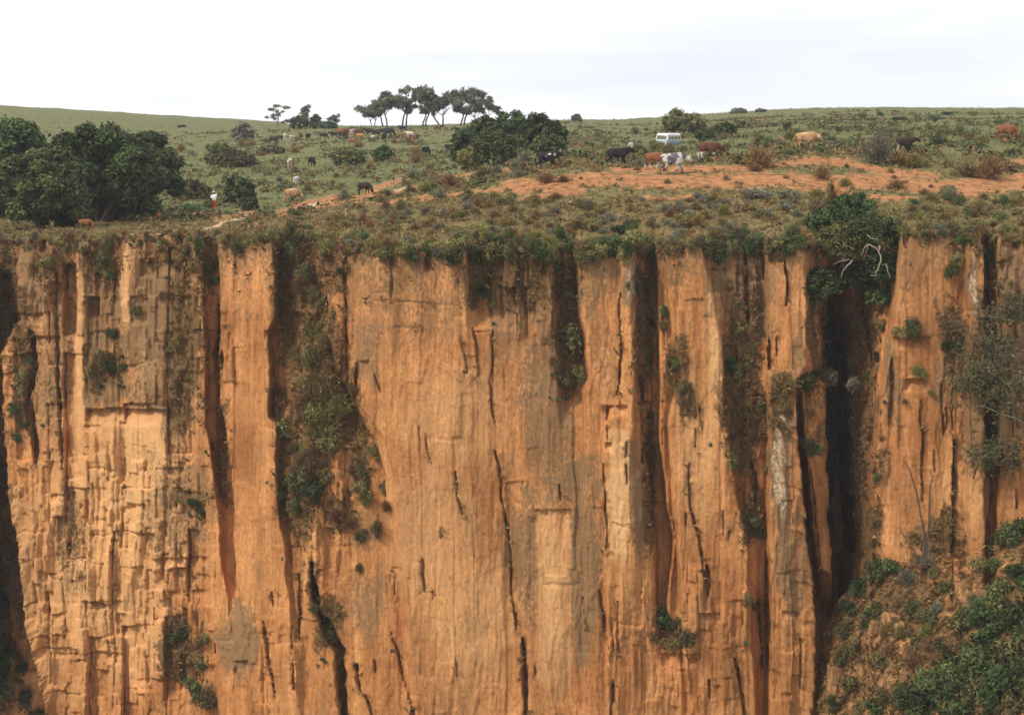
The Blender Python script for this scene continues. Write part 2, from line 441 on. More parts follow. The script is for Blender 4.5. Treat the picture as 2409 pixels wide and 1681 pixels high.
TRACKS = [
    T(-900, -.5), T(-78, -.5), T(-70, 13.0),  # unseen buttress added at far left to keep light out of the recess
    T(_L0, [(500, 9.0), (1800, 13.0)]), T(sh(_L0, 16), [(500, .3), (800, .3), (840, .2), (1760, -.5)]),
    T(125, .2), T(130, .4),
    T(_S1, [(500, .9), (960, .9), (1100, .5), (1760, .2)]),
    T([(560, 193), (900, 196), (1100, 205), (1760, 225)], [(500, -.7), (1000, -.6), (1760, -.3)]),
    T(_B2, [(500, .45), (940, .3), (980, 0), (1760, 0)]),
    T([(560, 307), (700, 307), (820, 330), (940, 372), (1000, 380), (1760, 385)], [(500, -1.2), (940, -1.0), (980, -.2), (1760, -.2)]),
    T(_C2, .55),
    T(sh(_C2, 6), [(500, -.4), (1080, -.2), (1200, .3), (1760, .2)]),
    T(_PP, [(500, -.4), (1080, -.2), (1200, .3), (1760, .2)]),
    T(sh(_PP, 4), [(500, 1.3), (1000, 1.2), (1300, 1.6), (1400, .8), (1500, .2), (1760, 0)]),
    T(_D0, [(500, 1.7), (1380, 2.3), (1450, .5), (1760, .2)]),
    T(sh(_D0, 4), [(500, -.8), (1400, -.8), (1500, -.4), (1760, -.2)]),
    T(_D2, [(500, -.5), (1200, -.5), (1400, -.2), (1760, 0)]),
    T(sh(_D2, 7), [(500, 2.7), (760, 2.6), (900, 1.8), (1100, 1.2), (1300, .8), (1500, .5), (1760, .3)]),
    T([(560, 720), (760, 715), (900, 740), (1100, 790), (1300, 800), (1760, 800)], [(500, 2.4), (760, 2.0), (900, 1.0), (1000, .9), (1100, .7), (1300, .5), (1760, .4)]),
    T(sh(_E0, -6), [(500, 1.9), (760, 1.3), (855, 1.4), (1000, 1.5), (1120, 1.3), (1200, .8), (1350, .5), (1760, .3)]),
    T(_E0, [(500, -.2), (1300, -.1), (1400, .1), (1760, .2)]),
    T(_E1, -.45), T(sh(_E1, 4), -.8),
    T(_E2, [(500, -.8), (1760, -.3)]),
    T(sh(_E2, 10), [(500, 1.1), (740, .9), (775, -.4), (1760, -.3)]),
    T(1200, [(500, 1.1), (740, .7), (780, 0), (1760, -.1)]),
    T(_G3, [(500, .4), (740, .3), (980, .1), (1760, 0)]),
    T(sh(_G3, 18), [(500, 1.9), (940, 1.4), (1000, .2), (1760, 0)]),
    T(_F0, [(500, 1.8), (940, 1.5), (1000, .2), (1760, 0)]), T(sh(_F0, 4), [(500, -.5), (1000, -.4), (1760, -.2)]),
    T(_F2, -.4), T(sh(_F2, 3), -.9),
    T(_F4, [(500, -1.0), (1300, -.9), (1500, -.3), (1760, -.2)]),
    T([(560, 1500), (900, 1500), (1000, 1515), (1200, 1528), (1400, 1540), (1500, 1545), (1760, 1560)], [(500, .9), (1000, .9), (1100, .2), (1300, .2), (1450, .2), (1760, -.1)]),
    T(_G4b, [(500, 2.4), (1300, 2.4), (1430, 1.8), (1520, .2), (1760, 0)]),
    T(_G4c, [(500, 2.4), (1300, 2.2), (1430, 1.5), (1520, .2), (1760, 0)]),
    T(sh(_G4c, 4), [(500, .3), (900, 0), (1300, -.1), (1760, 0)]),
    T(_G0, .25), T(sh(_G0, 4), -.65),
    T(_G2, [(500, -.7), (1760, -.5)]),
    T(sh(_G2, 8), [(500, 1.1), (1000, 1.4), (1150, .8), (1300, .5), (1500, .5), (1760, .4)]),
    T([(560, 1790), (900, 1790), (1760, 1795)], [(500, 1.0), (900, 1.5), (1150, 1.3), (1500, .8), (1760, .5)]),
    T(_H0, [(500, 1.2), (1200, 1.5), (1760, .9)]),
    T(sh(_H0, 4), [(500, .2), (870, .3), (900, -1.3), (1760, -1.2)]),
    T([(560, 1828), (860, 1830), (900, 1845), (1760, 1850)], [(500, -.3), (870, -.5), (900, -1.5), (1760, -1.4)]),
    T(_H2, [(500, -.5), (870, -.6), (900, -1.2), (1760, -1.0)]),
    T(_H3, [(500, 1.8), (872, 2.4), (892, .5), (950, 2.2), (1080, 4.5), (1760, 6.)]),
    T(_H4, [(500, 6.5), (872, 6.5), (892, .5), (950, 2.2), (1080, 4.5), (1760, 7)]),
    T(sh(_H4, 3), [(500, 7), (872, 6.0), (892, .3), (1330, .6), (1420, 6), (1760, 7)]),
    T([(560, 1942), (900, 1930), (1080, 1932), (1300, 1937), (1400, 1940), (1760, 1947)], [(500, 8), (872, 7.0), (892, 1.4), (1330, 1.8), (1420, 7), (1760, 8)]),
    T(_G6a, 18.0),
    T(_G6b, [(500, 8), (700, 13), (800, 18), (1400, 18), (1760, 14)]),
    T(sh(_G6b, 5), [(500, 6.5), (760, 6.0), (1400, 5.5), (1760, 4)]),
    T(_J0, [(500, 2.8), (900, 2.2), (1760, 2)]), T(sh(_J0, 6), 0.0),
    T(2240, .25), T(2272, .6), T(2278, -.45), T(2311, -.45), T(2317, 1.7), T(2341, 1.7), T(2347, 0.0), T(2900, .4),
]
EDGE = [_L0, _S1, _B2, _C2, _PP, _D0, _D2, _E0, _E2, _G3, _F0, _F2, _F4, _G4c, _G0, _G2, _H0, _H3, _G6b, _J0, [(560, 2240), (1760, 2240)], [(560, 2275), (1760, 2275)], [(560, 2315), (1760, 2315)]]

CRACKS = [  # (points (u,v), half width px, depth m)
    ([(70, 780), (78, 860), (62, 940), (74, 1010), (84, 1090)], 9, 1.2),
    ([(128, 640), (131, 800), (140, 960), (150, 1100)], 5, .8),
    ([(519, 700), (518, 760), (522, 860), (516, 930), (531, 1010), (547, 1100)], 4, .9),
    ([(538, 760), (537, 800), (534, 850)], 2.5, .3), ([(633, 780), (640, 850), (641, 900), (640, 985)], 3.5, .5),
    ([(808, 560), (812, 700), (812, 780), (816, 900), (818, 940)], 3.5, .7), ([(838, 855), (836, 900), (835, 940)], 4, .6),
    ([(768, 700), (770, 760)], 3, .5), ([(917, 590), (921, 660), (920, 700)], 3, .35),
    ([(880, 880), (888, 905), (896, 925)], 2.5, .4), ([(1000, 1020), (1004, 1060), (1016, 1090)], 2.5, .35),
    ([(1112, 770), (1122, 830), (1125, 880), (1118, 890)], 3, .5), ([(1082, 790), (1096, 850), (1100, 880), (1090, 875)], 2.5, .3),
    ([(1156, 780), (1158, 850), (1153, 900), (1155, 960), (1166, 1000)], 2.5, .45),
    ([(1071, 1110), (1075, 1150), (1078, 1175), (1090, 1215)], 3, .5), ([(1164, 1060), (1175, 1090), (1180, 1170), (1195, 1240), (1203, 1300), (1205, 1400), (1215, 1480)], 3.5, .6),
    ([(994, 1315), (995, 1345), (997, 1390)], 3.5, .5), ([(1037, 1240), (1037, 1265)], 2, .3), ([(1072, 1550), (1076, 1600)], 2, .3),
    ([(1016, 1390), (1022, 1400), (1018, 1410)], 2, .3), ([(930, 1350), (931, 1420)], 2, .3),
    ([(733, 1320), (737, 1370), (748, 1430), (770, 1480), (800, 1530), (803, 1600), (812, 1700)], 12, 2.0),
    ([(705, 1350), (708, 1450), (704, 1500)], 5, .8), ([(687, 1470), (690, 1540), (695, 1620)], 3.5, .6), ([(642, 1390), (643, 1425)], 3, .5),
    ([(838, 1560), (842, 1600), (850, 1620)], 6, .8), ([(880, 1550), (882, 1580)], 3, .4), ([(920, 1480), (940, 1550), (955, 1610), (975, 1680)], 2.5, .45),
    ([(860, 1630), (880, 1690)], 3, .5), ([(970, 1660), (972, 1700)], 6, .7), ([(620, 1460), (630, 1540), (650, 1640)], 3, .5),
    ([(1459, 690), (1460, 800), (1458, 880), (1453, 930)], 3, .7), ([(1428, 955), (1431, 1000), (1430, 1035)], 4, .6), ([(1472, 1040), (1473, 1075)], 3, .5),
    ([(1421, 1090), (1425, 1180), (1430, 1260), (1430, 1310)], 3.5, .6), ([(1510, 1000), (1512, 1090)], 4, .7), ([(1472, 1090), (1474, 1140)], 2.5, .4),
    ([(1622, 1090), (1620, 1130), (1624, 1190), (1640, 1250), (1650, 1300), (1655, 1350), (1660, 1390)], 3.5, .6), ([(1614, 1205), (1616, 1240)], 3, .4),
    ([(1645, 960), (1650, 990), (1653, 1020)], 2.5, .35), ([(1636, 1010), (1637, 1060)], 2.5, .3),
    ([(1409, 1385), (1414, 1420), (1420, 1450), (1418, 1490)], 3.5, .5), ([(1371, 1400), (1378, 1460), (1383, 1480)], 2, .3), ([(1446, 1650), (1442, 1600), (1437, 1700)], 4, .6),
    ([(1437, 1450), (1444, 1530)], 2.5, .4), ([(1450, 1415), (1452, 1535)], 2, .35), ([(1229, 1500), (1232, 1560), (1236, 1620), (1236, 1700)], 7, 1.1),
    ([(1256, 1555), (1258, 1590)], 2, .3), ([(1214, 1440), (1216, 1480)], 2.5, .4), ([(1289, 1560), (1290, 1580)], 1.8, .3),
    ([(1667, 1595), (1669, 1640)], 3, .5), ([(1726, 1545), (1738, 1600), (1745, 1640), (1755, 1700)], 4, .7), ([(1715, 1240), (1713, 1270)], 3, .4),
    ([(1756, 580), (1756, 680), (1758, 790)], 4, .8), ([(1800, 570), (1802, 660)], 3.5, .6), ([(1735, 600), (1736, 700)], 2.5, .4), ([(1780, 620), (1781, 720)], 2.5, .4),
    ([(1768, 1080), (1774, 1130), (1778, 1190)], 6, 1.2), ([(1783, 1410), (1790, 1480), (1792, 1570)], 5, 1.0), ([(1800, 1420), (1803, 1460)], 4, .8), ([(1806, 1300), (1808, 1420), (1810, 1600)], 3.5, .9),
    ([(1849, 590), (1851, 660), (1853, 720)], 4, .7), ([(1810, 800), (1812, 870)], 6, 1.0), ([(1826, 790), (1828, 840)], 3, .5),
    ([(1884, 1500), (1885, 1560), (1883, 1620)], 2.5, .5), ([(2030, 720), (2042, 790), (2050, 850)], 7, 2.0), ([(2020, 1010), (2016, 1100)], 5, 1.0),
    ([(2095, 840), (2098, 920), (2090, 1000)], 4, .6), ([(2167, 940), (2166, 990), (2172, 1020), (2168, 1100), (2170, 1180)], 2.5, .5), ([(2198, 1060), (2199, 1110)], 2, .3),
    ([(2214, 900), (2218, 960), (2224, 1025)], 3, .6), ([(2228, 960), (2226, 1020)], 3, .5), ([(2241, 950), (2244, 1030)], 2.5, .4),
    ([(2246, 1035), (2247, 1100), (2246, 1180), (2244, 1230), (2238, 1300)], 6, 1.0), ([(2304, 1060), (2303, 1100), (2292, 1128)], 2, .35),
    ([(2332, 1040), (2333, 1100), (2330, 1180), (2326, 1260)], 4, .7), ([(2389, 1150), (2391, 1195)], 2, .4), ([(2328, 560), (2330, 700), (2328, 800)], 5, .8),
    ([(2320, 1000), (2325, 1040)], 6, .8), ([(1905, 1100), (1920, 1250), (1928, 1350)], 3, .8),
    ([(850, 705), (920, 709), (1000, 714), (1080, 722)], 1.8, .14), ([(915, 768), (1000, 775)], 2, .12), ([(1440, 1228), (1485, 1242)], 1.8, .14), ([(885, 688), (915, 690)], 2, .14), ([(1110, 782), (1160, 778)], 2, .15),
    ([(985, 1000), (986, 1060)], 2, .25), ([(1320, 1180), (1318, 1140)], 2.5, .4), ([(1700, 1200), (1702, 1260)], 2, .3), ([(1663, 1330), (1665, 1400)], 6, .7),
]
LEDGES = [  # (u0, u1, v, depth under the overhang, fade px)
    (206, 398, 962, .75, 40), (45, 115, 737, .35, 25), (70, 140, 792, .45, 25), (176, 200, 790, .3, 20), (110, 150, 950, .3, 30),
    (1258, 1345, 1198, .16, 60), (838, 870, 848, .25, 90), (2085, 2190, 793, .35, 30),
    (1420, 1475, 955, .35, 25), (1425, 1440, 1042, .4, 20), (625, 670, 777, .4, 30), (2135, 2180, 893, .4, 30), (300, 340, 1185, .4, 18), (385, 430, 1100, .35, 20),
    (195, 290, 1410, .3, 25), (90, 190, 1520, .35, 25), (190, 290, 1535, .3, 20), (360, 490, 1310, .3, 20), (400, 480, 1390, .2, 15), (1560, 1640, 1535, .4, 30),
    (1815, 1880, 905, -.0, 10), (1840, 1880, 1438, .25, 15), (200, 240, 1000, .3, 15), (380, 440, 615, .3, 30), (1480, 1530, 860, .2, 20), (120, 180, 1160, .4, 20),
    (1280, 1360, 1370, .08, 12),
]
BOXES = [  # (u0, u1, v0, v1, depth)
    (148, 176, 622, 790, 1.1), (330, 362, 610, 650, .5), (225, 240, 640, 700, .3), (1263, 1342, 1206, 1650, .05),
    (205, 232, 700, 745, .8), (310, 345, 700, 760, .5), (278, 300, 1440, 1490, .4), (110, 128, 1390, 1440, .5),
]
ROUGH = [  # (u, v, ru, rv, value)
    (250, 1400, 260, 420, 1.0), (330, 780, 260, 300, .65), (90, 900, 90, 400, .8), (735, 1050, 110, 420, .7), (1250, 690, 130, 120, .8),
    (1760, 900, 60, 420, .8), (1880, 1300, 60, 420, .4), (2030, 1000, 60, 420, .7), (2340, 850, 90, 330, .8), (1530, 900, 40, 400, .6), (1600, 1500, 180, 200, .45),
    (430, 1150, 100, 200, .6), (620, 1550, 120, 150, .4),
]
LICHEN = [  # (u, v, ru, rv, weight)
    (240, 740, 190, 210, .62), (400, 820, 90, 330, .70), (100, 850, 80, 220, .55), (430, 1180, 90, 160, .6), (1250, 700, 120, 160, .6), (930, 640, 130, 70, .5), (1420, 640, 60, 90, .55), (2150, 620, 70, 110, .45),
    (80, 680, 60, 80, .9), (90, 610, 70, 50, .8), (210, 650, 40, 90, .9), (215, 830, 50, 90, .9), (250, 930, 80, 40, .9), (120, 920, 50, 60, .7), (310, 720, 30, 90, .9), (385, 760, 90, 190, .85),
    (400, 960, 70, 100, .6), (430, 1230, 80, 90, .6), (150, 1230, 30, 120, .6), (180, 1330, 40, 90, .5), (560, 1500, 50, 90, .8), (600, 700, 50, 60, .2), (970, 690, 130, 150, .42),
    (870, 830, 40, 90, .6), (1290, 960, 90, 260, .62), (1240, 1300, 50, 200, .6), (1370, 1350, 55, 230, .75), (1480, 690, 22, 80, 1.0), (1488, 640, 18, 40, 1.0), (1500, 1200, 24, 180, .9), (1400, 680, 60, 90, .6),
    (1600, 620, 50, 60, .5), (1700, 680, 40, 100, .9), (1770, 680, 60, 120, .9), (1840, 1100, 32, 180, 1.0), (1850, 1300, 40, 120, .8), (1870, 1380, 40, 80, .6), (1890, 600, 12, 35, 1.0), (1885, 780, 12, 120, .8),
    (2130, 650, 60, 130, .35), (2290, 660, 24, 120, 1.0), (2380, 760, 60, 260, .9), (2270, 900, 90, 120, .6), (2340, 1000, 90, 120, .7), (2100, 900, 30, 120, .6), (870, 1420, 60, 120, .55), (640, 1000, 20, 200, .3),
    (1420, 820, 40, 100, .4), (1360, 1120, 60, 60, .8), (1650, 1480, 60, 60, .3), (860, 1250, 50, 60, .4),
]
FRESH_LIT = [  # fresh breaks, and painted light along the left-facing edges
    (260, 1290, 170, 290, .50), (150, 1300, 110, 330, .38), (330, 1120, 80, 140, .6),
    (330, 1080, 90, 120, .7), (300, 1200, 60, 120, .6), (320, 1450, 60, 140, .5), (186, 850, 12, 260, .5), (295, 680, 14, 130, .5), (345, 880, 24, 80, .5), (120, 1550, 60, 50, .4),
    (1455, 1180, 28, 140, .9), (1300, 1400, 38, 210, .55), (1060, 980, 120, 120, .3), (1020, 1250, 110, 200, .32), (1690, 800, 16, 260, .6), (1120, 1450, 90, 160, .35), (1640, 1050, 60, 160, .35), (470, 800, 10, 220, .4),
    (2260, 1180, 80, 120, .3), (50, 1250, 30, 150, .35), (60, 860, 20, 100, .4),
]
SOIL_SHADE = [  # earthy ground, and painted shade in the dark gullies and chasm
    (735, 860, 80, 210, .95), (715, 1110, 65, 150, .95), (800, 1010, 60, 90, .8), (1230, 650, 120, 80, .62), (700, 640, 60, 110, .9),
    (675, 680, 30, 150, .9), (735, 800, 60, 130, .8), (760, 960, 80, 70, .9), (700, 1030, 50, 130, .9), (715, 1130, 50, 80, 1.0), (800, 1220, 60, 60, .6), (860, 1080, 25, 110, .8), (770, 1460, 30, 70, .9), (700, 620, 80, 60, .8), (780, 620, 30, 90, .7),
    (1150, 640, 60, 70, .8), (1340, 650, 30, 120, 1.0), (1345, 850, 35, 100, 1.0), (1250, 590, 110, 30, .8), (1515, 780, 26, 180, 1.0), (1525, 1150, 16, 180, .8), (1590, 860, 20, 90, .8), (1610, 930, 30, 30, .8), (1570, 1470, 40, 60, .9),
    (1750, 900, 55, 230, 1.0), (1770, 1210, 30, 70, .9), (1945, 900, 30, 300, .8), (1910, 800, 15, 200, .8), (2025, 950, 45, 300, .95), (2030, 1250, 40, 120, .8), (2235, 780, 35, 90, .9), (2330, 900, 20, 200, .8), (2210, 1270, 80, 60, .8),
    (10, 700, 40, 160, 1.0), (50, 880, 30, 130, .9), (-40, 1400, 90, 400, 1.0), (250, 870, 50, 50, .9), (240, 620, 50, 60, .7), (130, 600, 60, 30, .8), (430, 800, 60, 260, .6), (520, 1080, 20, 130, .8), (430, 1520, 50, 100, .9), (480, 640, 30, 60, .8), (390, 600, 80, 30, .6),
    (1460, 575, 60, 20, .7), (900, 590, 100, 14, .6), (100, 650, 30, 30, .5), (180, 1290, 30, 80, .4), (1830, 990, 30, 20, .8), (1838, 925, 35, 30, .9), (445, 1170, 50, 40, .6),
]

# rim line of the plateau in the photograph
RIM = [(-700, 562), (0, 561), (60, 563), (130, 563), (200, 558), (270, 556), (400, 553), (520, 560), (580, 566), (640, 560), (760, 566), (830, 574), (870, 588), (1000, 590), (1090, 588), (1130, 574), (1250, 572), (1340, 576),
       (1380, 588), (1440, 592), (1490, 582), (1550, 574), (1640, 574), (1720, 566), (1810, 572), (1890, 574), (1930, 556), (2020, 540), (2100, 540), (2130, 545), (2240, 545), (2320, 548), (2409, 560), (2900, 560)]

def blobs(U, V, lst, seed):
    nz = fbm(U / 30, V / 55, seed, 5, .6)
    wu = 26 * fbm(U / 38, V / 120, seed + 3, 4); wv = 60 * fbm(U / 22, V / 90, seed + 6, 4)
    U = U + wu; V = V + wv
    out = np.zeros(U.shape)
    for (u, v, ru, rv, w) in lst:
        r = np.hypot((U - u) / ru, (V - v) / rv) + 0.45 * nz
        out = np.maximum(out, 1.15 * w * (1 - sstep(0.45, 1.4, r)))
    return out

def seg_dist(U, V, pts):
    best = np.full(U.shape, 1e9)
    for (a, b), (c, d) in zip(pts[:-1], pts[1:]):
        dx, dy = c - a, d - b
        L = dx * dx + dy * dy
        t = np.clip(((U - a) * dx + (V - b) * dy) / L, 0, 1)
        best = np.minimum(best, np.hypot((U - a - t * dx), (V - b - t * dy)))
    return best

def track_depth(U, V):
    """rows of constant V index are not needed: evaluates row by row on the regular base grid"""
    out = np.zeros(U.shape)
    for j in range(U.shape[0]):
        v = V[j].mean()
        tu = np.array([np.interp(v, [p[0] for p in t[0]], [p[1] for p in t[0]]) for t in TRACKS])
        td = np.array([np.interp(v, [p[0] for p in t[1]], [p[1] for p in t[1]]) for t in TRACKS])
        tu = np.maximum.accumulate(tu) + np.arange(len(tu)) * 1e-3
        out[j] = np.interp(U[j], tu, td)
    return out

def bilerp(A, gu, gv, U, V):
    x = np.clip((U - gu[0]) / (gu[1] - gu[0]), 0, len(gu) - 1.001)
    y = np.clip((V - gv[0]) / (gv[1] - gv[0]), 0, len(gv) - 1.001)
    i = x.astype(int); j = y.astype(int); fx = x - i; fy = y - j
    return (A[j, i] * (1 - fx) + A[j, i + 1] * fx) * (1 - fy) + (A[j + 1, i] * (1 - fx) + A[j + 1, i + 1] * fx) * fy

def box_blur(A, r, axis):
    k = 2 * r + 1
    pad = [(0, 0)] * A.ndim; pad[axis] = (r + 1, r)
    B = np.cumsum(np.pad(A, pad, mode='edge'), axis=axis)
    n = A.shape[axis]
    if axis == 1: return (B[:, k:k + n] - B[:, 0:n]) / k
    return (B[k:k + n] - B[0:n]) / k

D_RIM = [(-700, 205), (0, 188), (250, 184), (520, 178), (700, 173), (900, 171), (1300, 170), (1900, 170), (2150, 168), (2409, 167), (2900, 166)]

def d_nom(U):
    return np.interp(U, [p[0] for p in D_RIM], [p[1] for p in D_RIM])

STEP = 2.7
VBOT = 1760.0
gu = np.arange(-170, 2580, STEP)
gv = np.arange(500, VBOT + 30, STEP)
GU, GV = np.meshgrid(gu, gv)
WU = GU + 6 * fbm(GU / 60, GV / 80, 3, 3) + 1.3 * fbm(GU / 9, GV / 20, 8, 3)
# warped track depth: evaluate on the straight grid, then look it up at warped positions
TD0 = track_depth(GU, GV)
TD = bilerp(TD0, gu, gv, WU, GV)
rough = np.full(GU.shape, .05)
rn = fbm(GU / 60, GV / 90, 12, 3)
for (u, v, ru, rv, w) in ROUGH:
    r = np.hypot((GU - u) / ru, (GV - v) / rv) + .25 * rn
    rough = np.maximum(rough, w * (1 - sstep(.7, 1.15, r)))
def cell1d(x, seed, row):
    """1-D jittered cells: id, -0.5..0.5 position, distance to the nearer border in cell units"""
    t = _TAB[seed % 64]
    def border(i):
        return i + .72 * (t[i & 255, row & 255] - .5)
    i = np.floor(x).astype(np.int64)
    lo_ = border(i); up = border(i + 1)
    i = np.where(x < lo_, i - 1, np.where(x >= up, i + 1, i))
    lo_ = border(i); up = border(i + 1)
    p = (x - lo_) / (up - lo_)
    return i, p - .5, np.minimum(x - lo_, up - x)

def jointed(U, V, w, h, seed):
    ci, xl, xe = cell1d(U / w + 40, seed, np.zeros(U.shape, np.int64) + seed)
    off = _TAB[(seed + 5) % 64][ci & 255, 7]
    ri, yl, ye = cell1d(V / h + 90 + off * 3.7, seed + 1, ci)
    idn = ci * 4096 + ri
    edge = np.minimum(xe * w, ye * h)               # pixels to the nearest joint
    return idn, xl, yl, edge

def rnd(i, k):
    return _TAB[k % 64][(i >> 12) & 255, (i * 7) & 255] * 2 - 1

JU = GU + 9 * fbm(GU / 160, GV / 170, 63, 3) + 1.2 * fbm(GU / 14, GV / 30, 62, 3)
JV = GV + 10 * fbm(GU / 60, GV / 160, 61, 3) + 1.5 * fbm(GU / 12, GV / 12, 59, 2)
id1, x1, y1, e1 = jointed(JU, JV, 50, 150, 4)
id2, x2, y2, e2 = jointed(JU + 11, JV, 23, 62, 9)
id3, x3, y3, e3 = jointed(JU, JV, 33, 620, 14)
id4, x4, y4, e4 = jointed(JU, JV, 13, 150, 19)
depth = TD + .30 * fbm(GU / 150, GV / 380, 5, 3)
miss = (rnd(id2, 36) > -.1) | (rough > .85)
depth += rough * (.46 * rnd(id1, 29) + .95 * x1 * rnd(id1, 30) + .28 * y1 * rnd(id1, 31))
depth += rough * miss * (.20 * rnd(id2, 37) + .34 * x2 * rnd(id2, 32) + .16 * y2 * rnd(id2, 33))
depth += (.075 + .10 * rough) * rnd(id3, 38) + (.12 + .2 * rough) * x3 * rnd(id3, 34)
depth += (.012 + .06 * rough) * rnd(id4, 39) + (.02 + .08 * rough) * x4 * rnd(id4, 35)
depth += rough * .24 * (1 - sstep(0, 2.6, e1)) * (rnd(id1, 41) > -.4) + rough * .10 * (1 - sstep(0, 2.2, e2)) * miss
depth += .05 * (1 - sstep(0, 2.0, e3)) * (rnd(id3, 42) > .1)
depth += .015 * fbm(GU / 12, GV / 120, 24, 4) + .012 * fbm(GU / 7, GV / 9, 33, 3) + .035 * fbm(GU / 60, GV / 110, 40, 3)
crack_m = np.zeros(GU.shape)
# shallow spalled scars with ragged edges, layer on layer
fl = np.zeros(GU.shape)
for k, (su_, sv_, t0, am) in enumerate(((60, 260, .08, .10), (30, 170, .14, .07), (17, 90, .20, .045))):
    nz_ = fbm(JU / su_ + 3.1 * k, JV / sv_ + 7.7 * k, 10 + 9 * k, 4, .5)
    fl += am * sstep(t0 - .012, t0 + .012, nz_) - am * .8 * sstep(-t0 - .012, -t0 + .012, nz_)
depth += fl * (.5 + 1.1 * rough)
for pts, w, a in CRACKS:
    us = [p[0] for p in pts]; vs = [p[1] for p in pts]
    i0 = max(0, int((min(us) - 60 - gu[0]) / STEP)); i1 = int((max(us) + 60 - gu[0]) / STEP) + 1
    j0 = max(0, int((min(vs) - 40 - gv[0]) / STEP)); j1 = int((max(vs) + 40 - gv[0]) / STEP) + 1
    SU, SV = GU[j0:j1, i0:i1], GV[j0:j1, i0:i1]
    d = seg_dist(SU + 3.5 * fbm(SU / 14, SV / 30, 44, 3), SV, pts)
    tv = np.clip((SV - min(vs)) / max(max(vs) - min(vs), 1), 0, 1)
    wv = w * (.35 + .95 * vnoise(SU / 30 + min(us), SV / 26, 46)) * (.35 + .75 * np.sqrt(np.clip(4 * tv * (1 - tv), 0, 1)))
    depth[j0:j1, i0:i1] += a * (.55 + .6 * vnoise(SU / 60, SV / 40 + min(us), 49)) * (1 - sstep(.35, 1.3, d / wv))
    crack_m[j0:j1, i0:i1] = np.maximum(crack_m[j0:j1, i0:i1], min(1, .35 + .3 * a) * np.exp(-(d / (w + 3)) ** 2))
    side = np.clip((SU - np.interp(SV, vs, us)) / 26, -1, 1)      # the two lips rarely stand level
    lip = np.clip(1 - d / 26, 0, 1) * sstep(min(vs) - 6, min(vs) + 12, SV) * (1 - sstep(max(vs) - 12, max(vs) + 6, SV))
    depth[j0:j1, i0:i1] += .20 * min(a, 1) * np.sign(side) * lip * (1 if int(us[0]) % 3 else -1)
for (u0, u1, v, a, fade) in LEDGES:
    dv = GV + 4 * fbm(GU / 20, GV / 90, 50, 3) - v
    m = sstep(u0 - 4, u0 + 4, WU) * (1 - sstep(u1 - 4, u1 + 4, WU)) * (dv > 0) * np.clip(1 - dv / fade, 0, 1) ** .6
    depth += a * m
for (u0, u1, v0, v1, a) in BOXES:
    m = sstep(u0 - 3, u0 + 3, WU) * (1 - sstep(u1 - 3, u1 + 3, WU)) * sstep(v0 - 3, v0 + 3, GV) * (1 - sstep(v1 - 6, v1 + 6, GV))
    depth += a * m
_rr = random.Random(12)
_u = -40.0
while _u < 2500:                                       # hollows washed out just under the turf
    _u += _rr.uniform(14, 90)
    _w = _rr.uniform(6, 20); _rv = np.interp(_u, [p[0] for p in RIM], [p[1] for p in RIM]); _h = _rr.uniform(8, 46); _d = _rr.uniform(.2, 1.0) * (1.2 if _u < 640 or 1100 < _u < 1350 or 1690 < _u < 1800 else .6)
    m = sstep(_u - 3, _u + 3, WU) * (1 - sstep(_u + _w - 3, _u + _w + 3, WU)) * (1 - sstep(_rv + _h - 8, _rv + _h + 8, GV))
    depth += _d * m
depth += (1100 - GV) / 1100 * .8                      # the face leans back a little
# smooth large-scale depth follows the sight line, the rest is pushed straight into the rock
MACRO = box_blur(box_blur(box_blur(box_blur(TD, 3, 1), 2, 1), 6, 0), 5, 0)
FINE = depth - MACRO
NOMD = d_nom(GU)

def cliff_pts(U, V):
    M = bilerp(MACRO, gu, gv, U, V); F = bilerp(FINE, gu, gv, U, V)
    x, y, z = unproj(U, V, d_nom(U) + M)
    return x, y + F, z

def cliff_at(u, v, out=0.0):
    x, y, z = cliff_pts(np.array([float(u)]), np.array([float(v)]))
    return Vector((x[0], y[0] - out, z[0]))

rim_v = np.interp(gu, [p[0] for p in RIM], [p[1] for p in RIM])
rim_v = rim_v + 13 * fbm(gu / 55, gu * 0 + 3.3, 52, 4) + 6 * fbm(gu / 12, gu * 0 + 1.3, 56, 3)
NV = 446
tt = np.linspace(0, 1, NV)[:, None]
CU = np.repeat(gu[None, :], NV, 0)
CV = rim_v[None, :] + (VBOT - rim_v[None, :]) * tt
X, Yc, Z = cliff_pts(CU, CV)
# round the brow over
brow = np.exp(-(CV - rim_v[None, :]) / 9.0)
Yc = Yc + .5 * brow
CL = np.stack([X, Yc, Z], -1)

lich = bilerp(blobs(GU, GV, LICHEN, 5), gu, gv, CU, CV)
frsh_lit = bilerp(blobs(GU, GV, FRESH_LIT, 15), gu, gv, CU, CV)
soil_shade = bilerp(blobs(GU, GV, SOIL_SHADE, 25), gu, gv, CU, CV)
for (u0, u1, v0, v1, w) in ((1263, 1342, 1206, 1640, .42), (1434, 1480, 1010, 1345, .75), (1664, 1700, 690, 1050, .5), (210, 380, 972, 1075, .5), (176, 196, 620, 1100, .5), (284, 306, 580, 800, .5)):  # pale scars, and light painted on the left-facing edge strips
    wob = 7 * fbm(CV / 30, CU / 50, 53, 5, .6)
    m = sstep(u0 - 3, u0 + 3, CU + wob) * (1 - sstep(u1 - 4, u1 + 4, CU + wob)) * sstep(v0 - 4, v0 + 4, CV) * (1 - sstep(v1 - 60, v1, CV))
    frsh_lit = np.maximum(frsh_lit, w * m); lich = lich * (1 - .9 * m)
soil_shade = np.maximum(soil_shade, 1.0 * np.exp(-(CV - rim_v[None, :]) / (22.0 + 26 * fbm(CU / 28, CV / 90, 22, 3).clip(-.6, 1))))  # earth along the rim, deepened as painted shade below the turf
